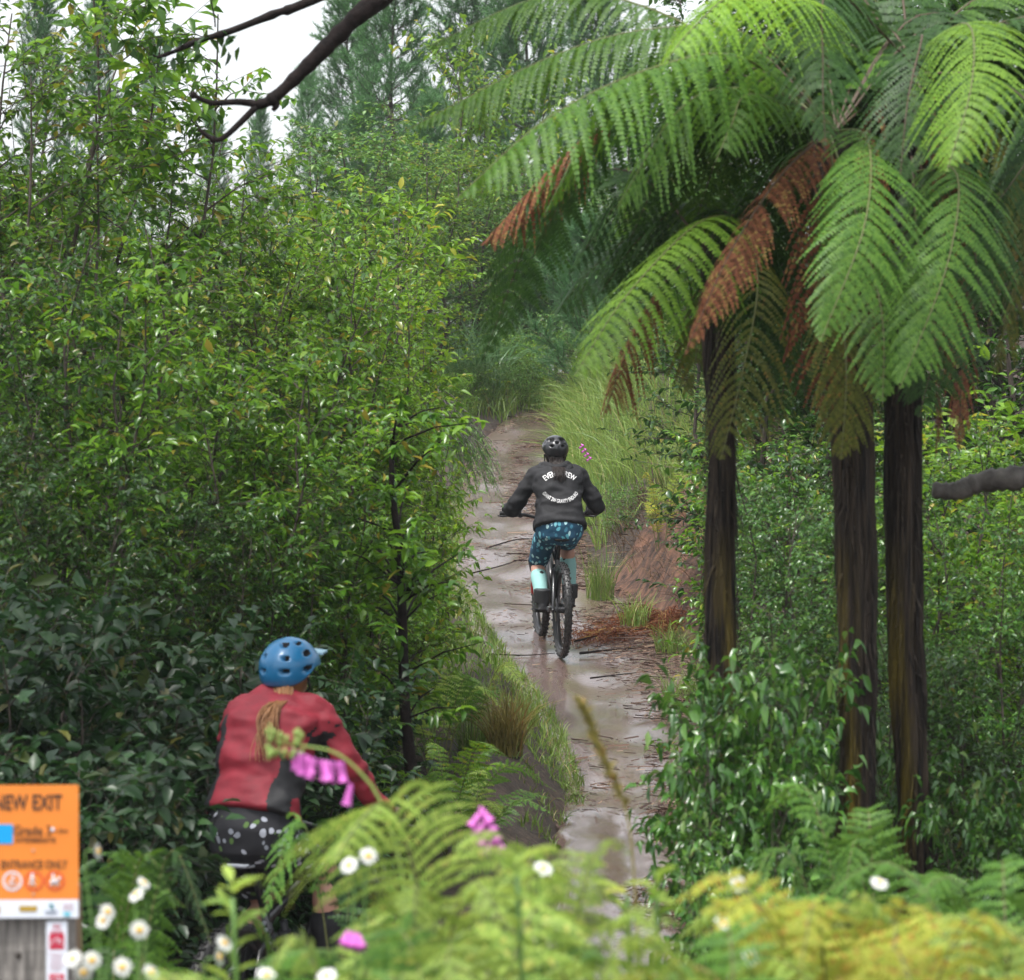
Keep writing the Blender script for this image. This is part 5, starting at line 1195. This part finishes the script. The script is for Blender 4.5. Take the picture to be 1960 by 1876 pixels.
def rider(loc, rot, S, label):
    """S holds joints and clothes; the figure is built in its bicycle's frame"""
    hipz = S['hipz']; neck = Vector(S['neck']); pel = Vector((0, .19, hipz))
    sw = S['shoulder']; up = (neck-pel); dd = Vector((0, up.z, -up.y)).normalized()     # towards the chest
    def along(t): return pel.lerp(neck, t)+Vector((0, -.035*math.sin(math.pi*t)*S.get('hunch', 1), .012*math.sin(math.pi*t)))
    J = {}
    for s in (-1, 1):
        hip = pel+Vector((s*.09, .015, -.03)); py_ = .43+s*.17; ank = Vector((s*.135, py_-.07, .455)); knee = ik(hip, ank, .425, .42, (s*.03, 1, .25))
        sh = along(.86)+Vector((s*sw, .01, 0)); hd = Vector((s*.335, .765, 1.062)); wr = hd+Vector((0, -.065, .03)); el = ik(sh, wr, .29, .255, (s*.5, -.35, -.75))
        J[s] = dict(hip=hip, ank=ank, knee=knee, sh=sh, hd=hd, wr=wr, el=el, toe=Vector((s*.14, py_+.13, .375)), heel=Vector((s*.135, py_-.115, .385)))
    hc = neck+Vector(S['head'])
    hsc = S.get('hscale', 1.05); yaw = S.get('yaw', 0); tilt = S.get('tilt', 0); HR = Matrix.Rotation(yaw, 3, 'Z') @ Matrix.Rotation(tilt, 3, 'X')
    def torso(mb, e=0, hem=None, mod=1.0, top=True):
        rg_ = []
        if hem is not None: rg_.append((along(hem), .172*S['wide']+e*1.3, .125+e, dd))
        else: rg_.append((pel-Vector((0, 0, .07)), .1*S['wide']+e, .08+e, (0, 1, 0))); rg_.append((pel-Vector((0, 0, .01)), .155*S['wide']+e, .115+e, (0, 1, -.2)))
        for t, w_, d_ in ((.16, .165, .118), (.34, .146, .104), (.55, .158, .112), (.74, .178, .116), (.86, .176, .1), (.94, .12, .078)): rg_.append((along(t), w_*S['wide']+e, d_+e, dd))
        rg_.append((along(1.0), .066+e*.8, .062+e*.8, dd))
        mb.loft(rg_, 28, power=2.3)
    b = MB(); torso(b)
    b.tube([along(.95), neck+Vector((0, .0, .02)), hc+Vector((0, -.02, -.06))], [.062, .056, .054], 14)
    b.ball(hc, (.074, .092, .108), 18, 12, rot=HR); b.ball(hc+HR @ Vector((0, .03, -.055)), (.055, .062, .06), 14, 9, rot=HR)
    b.ball(hc+HR @ Vector((0, .098, -.018)), (.014, .018, .022), 8, 6, rot=HR)
    b.ball(hc+HR @ Vector((0, .085, -.058)), (.024, .012, .009), 8, 6, rot=HR)
    for s in (-1, 1):
        j = J[s]; b.ball(hc+HR @ Vector((s*.076, -.005, -.02)), (.01, .018, .028), 8, 6, rot=HR)
        b.tube(crom([along(.84)+Vector((s*.06, 0, 0)), j['sh'], j['el'], j['wr']], 14), [  .04, .044, .047, .048, .048, .046, .045, .043, .042, .042, .04, .036, .032, .029], 12, round_=True)
        hand(b, s, j['hd'])
        b.tube([j['wr'], j['hd']+Vector((0, -.03, .02))], [.028, .026], 10)
        b.tube([j['hip'], j['hip'].lerp(j['knee'], .3), j['hip'].lerp(j['knee'], .7), j['knee']], [.072, .07, .06, .053], 14, round_=True)
        b.tube([j['knee'], j['knee'].lerp(j['ank'], .3)+Vector((0, -.02, 0)), j['knee'].lerp(j['ank'], .65), j['ank']], [.054, .057, .043, .036], 14, round_=True)
        b.tube([j['heel'], j['ank'].lerp(j['toe'], .4)-Vector((0, 0, .02)), j['toe']], [.03, .034, .028], 10, round_=True)
    body = link('person', remeshed(b, .0105, 5), S['skin'], None, True); body.location = loc; body.rotation_euler = rot
    tag(body, label, 'person')
    def cloth(mb, name, mt, vox=.009, it=5, wrinkle=.0, ws=9, seed=0, stretch=(1, 1, 1), parent=body, mats=None):
        me = remeshed(mb, vox, it)
        if wrinkle:
            nr = [v.normal.copy() for v in me.vertices]
            for v, n_ in zip(me.vertices, nr):
                p = Vector((v.co.x*stretch[0], v.co.y*stretch[1], v.co.z*stretch[2]))*ws+Vector((seed, seed*2, 0))
                q = noise.noise(p)*.6+noise.noise(p*2.1)*.4
                v.co += n_*max(-.009, wrinkle*(q+.25-abs(noise.noise(p*.7+Vector((3, 1, 4))))*.8))
            me.update()
        return link(name, me, mats or mt, parent, True)
    # jacket
    jm = MB(); torso(jm, .027, hem=S.get('hem', -.03))
    hemr = [(along(S.get('hem', -.03)), .172*S['wide']+.03, .15, dd)]
    for s in (-1, 1):
        j = J[s]; B = S['baggy']
        cut = S.get('sleeve', 1.0)
        pts = crom([along(.82)+Vector((s*.07, 0, 0)), j['sh'], j['el'], j['wr']], 22); rr = [(.074-.002*k)*B+(.012*math.exp(-((k-13)/2.5)**2)) for k in range(16)]+[.048*B, .047*B, .045*B, .043*B, .041, .037]
        jm.tube(pts, rr, 16, round_=False)
    jm.loft([(along(.93), .085, .08, dd), (along(.99), .07, .068, dd), (along(1.04), .064, .064, dd)], 18)
    jk = cloth(jm, 'jacket', S['jacket'], wrinkle=S['wrinkle'], ws=7, stretch=(.7, 1.3, 1.6), seed=S['seed'])
    if 'jacket2' in S:
        me = jk.data; me.materials.append(S['jacket2'])
        for p in me.polygons:
            c = p.center; t = (c-pel).dot(up)/up.length_squared
            side = abs(c.x) > (.122+.02*t+.006*math.sin(t*20)) and t < (.74 if c.x < 0 else .5-1.2*(abs(c.x)-.12)) and abs(c.x) < .2
            for s in (-1, 1):
                j = J[s]; d = j['el']-j['sh']; q = (c-j['sh']).dot(d)/d.length_squared
                if s*c.x > .15 and .12 < q < .75 and p.normal.z < -.15: side = True
            if side: p.material_index = 1
    # shorts
    sm = MB(); sm.loft([(pel-Vector((0, -.01, .13)), .12*S['wide'], .1, (0, 1, 0)), (pel-Vector((0, 0, .08)), .17*S['wide'], .14, (0, 1, -.1)), (pel, .186*S['wide'], .146, (0, 1, -.25)), (along(.1), .178*S['wide'], .135, dd), (along(.2), .168*S['wide'], .122, dd)], 24)
    e = S['short_end']
    for s in (-1, 1):
        j = J[s]; sm.tube([j['hip']+Vector((0, 0, .02)), j['hip'].lerp(j['knee'], .25), j['hip'].lerp(j['knee'], .6)-Vector((0, 0, .015)), j['hip'].lerp(j['knee'], e)-Vector((0, .01, .03))], [.1, .094, .085, .08], 18)
    cloth(sm, 'shorts', S['shorts'], wrinkle=.012, ws=9, seed=S['seed']+3)
    for s in (-1, 1):
        j = J[s]
        k = MB(); k.tube([j['hip'].lerp(j['knee'], S.get('pad_start', .8)), j['knee']+Vector((0, .008, 0)), j['knee'].lerp(j['ank'], S['pad_end'])], [.073, .068, .062], 16); cloth(k, 'knee_pad', M['knit_black'], .008)
        if S['sock']:
            k = MB(); k.tube([j['knee'].lerp(j['ank'], S['sock_top']), j['knee'].lerp(j['ank'], S['sock_top']+.15)+Vector((0, -.012, 0)), j['knee'].lerp(j['ank'], .75), j['ank']-Vector((0, 0, .05))], [.06, .066, .057, .055], 16); cloth(k, 'sock', S['sock'], .007)
        k = MB(); k.tube([j['heel']+Vector((0, .01, .0)), j['ank'].lerp(j['toe'], .45)-Vector((0, 0, .022)), j['toe']], [.04, .043, .038], 14, round_=True); k.tube([j['ank']+Vector((0, -.008, .06)), j['ank']-Vector((0, .006, .05))], [.064, .062], 14)
        k.loft([((j['heel'].x, j['heel'].y-.03, .3615), .036, .012, (0, 0, 1)), ((j['heel'].x, j['heel'].y+.06, .3615), .042, .013, (0, 0, 1)), ((j['toe'].x, j['toe'].y-.03, .3615), .05, .013, (0, 0, 1)), ((j['toe'].x, j['toe'].y+.03, .3615), .034, .012, (0, 0, 1))], 14)
        cloth(k, 'shoe', M['shoe'], .007)
        k = MB(); hand(k, s, j['hd'], .0022); k.tube([j['wr']+Vector((0, -.02, .004)), j['hd']+Vector((0, -.035, .02))], [.036, .032], 12); cloth(k, 'glove', S['glove'], .0042, 2)
    # helmet
    V_ = []; F_ = []; mi = []; na, nt_ = 72, 34; Rm = Matrix.Rotation(yaw, 3, 'Z') @ Matrix.Rotation(tilt+S.get('htilt', 0), 3, 'X'); hcen = hc+Rm @ Vector((0, -.006, .022 if hsc < 1.1 else .012))
    def hs(a, th):
        mx_ = R(86)+R(34)*ss(-.1, .95, -math.sin(a)) ; t = th*mx_
        x, y, z = math.sin(t)*math.cos(a), math.sin(t)*math.sin(a), math.cos(t)
        dep = 0; mat_ = 0
        for va, vt, wa, wt in S['vents']:
            da = (a-va+math.pi) % (2*math.pi)-math.pi; u1 = abs(da)*math.sin(max(t, .25))/wa; u2 = abs(t-vt)/wt
            q = u1**3+u2**3
            if q < 1: dep = max(dep, ss(1, .55, q)); mat_ = 1 if q < .8 else mat_
        rib = .005*math.cos(t*10)*(S.get('rib', 1))+.004*ss(.8, 1, th)
        f = 1-.2*dep+rib
        return Vector((x*.1*f, y*.13*f, z*(.105 if z > 0 else .115)*f))*hsc, mat_
    for i in range(nt_+1):
        for k in range(na):
            p, mm = hs(2*math.pi*k/na, max(i, .02)/nt_); V_.append(hcen+Rm @ p); 
            if i: mi.append(mm)
    for i in range(nt_):
        for k in range(na): F_.append((i*na+k, i*na+(k+1) % na, (i+1)*na+(k+1) % na, (i+1)*na+k))
    for k in range(na): V_.append(hcen+(V_[nt_*na+k]-hcen)*.84+Vector((0, 0, .006)))
    for k in range(na): F_.append((nt_*na+k, nt_*na+(k+1) % na, (nt_+1)*na+(k+1) % na, (nt_+1)*na+k)); mi.append(1)
    hm = MB(); hm.add(V_, F_); hm.mi = mi; me = hm.mesh('helmet'); he = link('helmet', me, [S['helmet'], M['helmet_inside']], body, True)
    v = MB(); vb = [hcen+Rm @ Vector((x, y, z))*hsc for x, y, z in ((-.085, .085, .04), (-.07, .16, .045), (0, .19, .05), (.07, .16, .045), (.085, .085, .04))]
    v.add(vb+[p+Rm @ Vector((0, 0, .008)) for p in vb], [(0, 1, 2, 3, 4), (9, 8, 7, 6, 5)]+[(k, (k+1) % 5, 5+(k+1) % 5, 5+k) for k in range(5)]); v.build('visor', S['visor'], he, False)
    for s in (-1, 1):
        k = MB(); k.tube([hcen+Rm @ Vector((s*.088, -.02, -.04)), hc+HR @ Vector((s*.078, .02, -.07)), hc+HR @ Vector((s*.02, .05, -.115))], .005, 6); k.build('strap', M['knit_black'], he)
    return body, jk, he, dict(along=along, J=J, hc=hc, Rm=Rm, hcen=hcen, dd=dd, neck=neck)
def strands(name, pts, rad, n, mt, parent, seed, r=.0022, spread_end=1.0):
    rng = random.Random(seed); m = MB()
    for i in range(n):
        a = rng.uniform(0, 6.28); q = math.sqrt(rng.random()); w_ = rng.uniform(0, 6.28)
        o = Vector((math.cos(a), math.sin(a)*.6, 0))*q
        c = crom(pts, 24); end = rng.uniform(.5, 1.0); N_ = int(24*end); h1, h2 = rng.uniform(5, 9), rng.uniform(0, 6)
        m.tube([p+o*(rad[0]+(rad[1]-rad[0])*k/23)+Vector((math.sin(k*.4+w_), math.cos(k*.33+h2), 0))*(.002+.001*k) for k, p in enumerate(c[:N_])], [r*(1-.8*(k/N_)**2) for k in range(N_)], 4, False)
    return m.build(name, mt, parent)
def blotch(name, base, cols, scale, thr, rnd, stretch=(1, 1, 1), rough=.8):
    """printed fabric: scattered rounded marks of varying colour on a plain ground"""
    m = bpy.data.materials.new(name); m.use_nodes = True; n = m.node_tree; b = n.nodes['Principled BSDF']; b.inputs['Roughness'].default_value = rough
    tc = n.nodes.new('ShaderNodeTexCoord'); mp = n.nodes.new('ShaderNodeMapping'); mp.inputs['Scale'].default_value = stretch
    n.links.new(tc.outputs['Object'], mp.inputs['Vector'])
    nn = n.nodes.new('ShaderNodeTexNoise'); nn.inputs['Scale'].default_value = 6; ad = n.nodes.new('ShaderNodeVectorMath'); ad.operation = 'MULTIPLY_ADD'; ad.inputs[1].default_value = (.09, .09, .09)
    n.links.new(mp.outputs[0], nn.inputs['Vector']); n.links.new(nn.outputs['Color'], ad.inputs[0]); n.links.new(mp.outputs[0], ad.inputs[2])
    v = n.nodes.new('ShaderNodeTexVoronoi'); v.inputs['Scale'].default_value = scale; v.inputs['Randomness'].default_value = rnd; n.links.new(ad.outputs[0], v.inputs['Vector'])
    lt = n.nodes.new('ShaderNodeMath'); lt.operation = 'LESS_THAN'; lt.inputs[1].default_value = thr; n.links.new(v.outputs['Distance'], lt.inputs[0])
    sp = n.nodes.new('ShaderNodeSeparateColor'); n.links.new(v.outputs['Color'], sp.inputs[0])
    rp = n.nodes.new('ShaderNodeValToRGB'); rp.color_ramp.interpolation = 'CONSTANT'
    for i, (p, c) in enumerate(cols):
        e = rp.color_ramp.elements[i] if i < 2 else rp.color_ramp.elements.new(p)
        e.position = p; e.color = (*c, 1)
    n.links.new(sp.outputs[0], rp.inputs['Fac'])
    mx = n.nodes.new('ShaderNodeMix'); mx.data_type = 'RGBA'; n.links.new(lt.outputs[0], mx.inputs[0]); mx.inputs[6].default_value = (*base, 1); n.links.new(rp.outputs[0], mx.inputs[7]); n.links.new(mx.outputs[2], b.inputs['Base Color'])
    return m
M['skin'] = mat('skin', (.5, .27, .2), .5, noise_amt=.08, noise_scale=12)
M['knit_black'] = mat('black_knit', (.015, .015, .017), .85)
M['shoe'] = mat('black_shoe', (.02, .02, .022), .5)
M['helmet_inside'] = mat('helmet_padding', (.006, .006, .007), .9)
M['jacket_black'] = mat('charcoal_jersey', (.0075, .0075, .0095), .78, noise_amt=.3, noise_scale=60, bump=.25, bump_scale=500)
M['jacket_red'] = mat('red_jersey', (.23, .011, .024), .65, noise_amt=.18, noise_scale=14, bump=.15, bump_scale=300)
M['jersey_black'] = mat('black_panel', (.008, .008, .01), .65)
M['print'] = mat('white_print', (.75, .75, .75), .6)
far_loc = P(1075, 1275, 30.3); far_loc.z = zp(30.3)-.008
far_rot = (R(5.2), 0, R(7.5))
bicycle(far_loc, far_rot, M['red_fork'], 'black mountain bike with red fork climbing the wet trail', drop=-.05)
far, jk, he, X_ = rider(far_loc, far_rot, dict(hipz=.99, neck=(0, .46, 1.43), shoulder=.17, wide=1.0, head=(.0, .045, .12), tilt=-.12, htilt=.02, baggy=1.12, hem=-.02, wrinkle=.026, seed=2,
    skin=M['skin'], jacket=M['jacket_black'], shorts=blotch('blue_dash_print', (.012, .07, .13), [(0, (.1, .38, .48)), (.3, (.2, .5, .58)), (.55, (.42, .66, .7)), (.8, (.05, .2, .3))], 19, .36, .75, (1.5, 1.2, 1.0)), short_end=.87, pad_end=.24, sock_top=.36,
    sock=blotch('mint_sock', (.27, .5, .48), [(0, (.27, .5, .48)), (.8, (.02, .02, .02))], 13, .3, 1.0), glove=M['knit_black'], helmet=mat('black_helmet', (.014, .014, .016), .28, coat=.5), visor=M['black_paint'], rib=.4,
    vents=[(R(232), R(48), .3, .2), (R(308), R(48), .3, .2), (R(270), R(62), .16, .1), (R(245), R(78), .1, .1), (R(295), R(78), .1, .1), (R(90), R(40), .2, .2), (R(200), R(55), .14, .24), (R(340), R(55), .14, .24)]),
    'person in black jacket and blue patterned shorts riding uphill away on a bicycle')
al = X_['along']
# hood fallen on the back, ponytail, printing
hd_ = MB(); c0 = al(.97)
hd_.tube(crom([c0+Vector(v) for v in ((-.1, .03, .03), (-.135, -.05, .015), (-.075, -.125, -.02), (.0, -.15, -.05), (.06, -.13, -.02), (.1, -.06, .02), (.08, .03, .04))], 26), [.028+.012*math.sin(math.pi*k/25) for k in range(26)], 12, round_=True)
hd_.tube(crom([c0+Vector(v) for v in ((-.1, -.06, .045), (-.03, -.11, .02), (.03, -.11, .03), (.08, -.05, .05))], 12), .03, 10, round_=True)
me = remeshed(hd_, .008, 4)
for v_ in me.vertices: v_.co += v_.normal*.012*noise.noise(v_.co*14)
link('hood', me, M['jacket_black'], jk, True)
M['hair_dark'] = mat('dark_brown_hair', (.022, .014, .011), .5); M['hair_fair'] = mat('reddish_fair_hair', (.26, .12, .045), .5, noise_amt=.4, noise_scale=9)
hc = X_['hc']
strands('hair', [hc+Vector((0, -.085, -.02)), hc+Vector((0, -.115, -.08)), c0+Vector((.0, -.2, -.0)), c0+Vector((.0, -.225, -.1))], (.06, .03), 300, M['hair_dark'], far, 3, .0035, .5)
cp = MB(); cp.ball(hc+Vector((0, -.02, -.015)), (.082, .092, .095), 18, 12); cp.build('hair', M['hair_dark'], far)
hcen, Rm = X_['hcen'], X_['Rm']
dt = MB(); dt.ball(hcen+Rm @ Vector((.016, -.126, -.028)), (.0075, .004, .0075), 10, 6); dt.build('badge', mat('yellow_badge', (.7, .5, .02), .4), he)
bv = BVHTree.FromPolygons([v_.co for v_ in jk.data.vertices], [p.vertices for p in jk.data.polygons])
def printed(s, size, width, zc, rad, smile):
    me = text_mesh(s, size, size*.012, 0, .92); xs_ = [v_.co.x for v_ in me.vertices]; k = width/(max(xs_)-min(xs_)); bm = bmesh.new(); bm.from_mesh(me); bmesh.ops.triangulate(bm, faces=bm.faces); bmesh.ops.subdivide_edges(bm, edges=[e for e in bm.edges if e.calc_length() > size*.3], cuts=2); bm.to_mesh(me); bm.free()
    for v_ in me.vertices:
        x, y = v_.co.x*k, v_.co.y; a = x/rad
        X, Z = ((rad-y)*math.sin(a), rad-(rad-y)*math.cos(a)) if smile else ((rad+y)*math.sin(a), (rad+y)*math.cos(a)-rad)
        h = bv.ray_cast(Vector((X, -1, zc+Z)), Vector((0, 1, 0)))
        v_.co = (h[0]-Vector((0, .0045, 0))) if h[0] is not None else Vector((X, .05, zc+Z))
    me.update(); link('lettering', me, M['print'], jk)
printed('EVENT CREW', .056, .265, 1.405, .2, False)
printed('GIANT 2W GRAVITY ENDURO', .04, .3, 1.2, .17, True)
# the second rider, nearer, in red
near_loc = P(452, 2100, 15.6); near_loc.z = zp(15.6)+.0
near_rot = (R(4), 0, R(-27))
bicycle(near_loc, near_rot, M['black_paint'], 'black mountain bike under the cyclist in red half hidden by ferns', True)
nr_, jk2, he2, X2 = rider(near_loc, near_rot, dict(hipz=1.07, neck=(.0, .49, 1.60), shoulder=.175, wide=1.04, head=(.01, .04, .085), hscale=1.2, yaw=R(6), tilt=-.05, baggy=1.0, hem=.1, wrinkle=.03, seed=5,
    skin=M['skin'], jacket=M['jacket_red'], jacket2=M['jersey_black'], shorts=blotch('black_floral_print', (.014, .014, .018), [(0, (.26, .28, .32)), (.2, (.09, .17, .04)), (.36, (.014, .014, .018)), (.82, (.42, .44, .5))], 31, .45, 1.0, (1, 1, 1.1)), short_end=.7, pad_start=.97, pad_end=.3, sock_top=.4,
    sock=M['knit_black'], glove=mat('brown_glove', (.1, .05, .04), .7), helmet=mat('blue_helmet', (.006, .12, .27), .36, coat=.3, noise_amt=.08, noise_scale=8), visor=mat('pale_visor', (.25, .4, .5), .35), rib=1.0,
    vents=[(R(285), R(38), .16, .09), (R(238), R(66), .09, .075), (R(292), R(68), .12, .075), (R(240), R(92), .1, .07), (R(290), R(94), .13, .07), (R(200), R(60), .12, .1), (R(340), R(60), .12, .1), (R(335), R(90), .12, .08), (R(90), R(45), .15, .12), (R(330), R(36), .12, .07)]),
    'person with blue helmet and red jacket riding at left behind the pale ferns')
hc2 = X2['hc']; al2 = X2['along']
cp = MB(); cp.ball(hc2+Vector((0, -.02, -.02)), (.08, .09, .095), 18, 12); cp.build('hair', M['hair_fair'], nr_)
strands('hair', [hc2+Vector((.02, -.1, -.03)), hc2+Vector((.045, -.15, -.09)), al2(.93)+Vector((.065, -.185, .0)), al2(.76)+Vector((.085, -.2, -.0)), al2(.5)+Vector((.11, -.185, 0))], (.04, .03), 170, M['hair_fair'], nr_, 8, .0032, 1.2)
s_ = MB(); j = X2['J'][1]; q = j['sh'].lerp(j['el'], .35); s_.box(q+Vector((.0, -.055, .045)), (.05, .012, .012), rot=Matrix.Rotation(.5, 3, 'Y')); s_.build('sleeve_logo', M['print'], jk2)

# ------------------------------------------------------------------ rain haze
def haze():
    m = bpy.data.materials.new('rain_haze'); m.use_nodes = True; n = m.node_tree; n.nodes.remove(n.nodes['Principled BSDF'])
    v = n.nodes.new('ShaderNodeVolumePrincipled'); v.inputs['Color'].default_value = (.9, .95, 1, 1); v.inputs['Density'].default_value = .00045; v.inputs['Anisotropy'].default_value = .3
    n.links.new(v.outputs[0], n.nodes['Material Output'].inputs['Volume'])
    h = MB(); h.box((0, 145, 20), (420, 360, 60)); o = h.build('haze', m, None, False); tag(o, 'thin rain haze over the trail and hillside', 'haze', kind='stuff')
USE_HAZE = True
if USE_HAZE: haze()
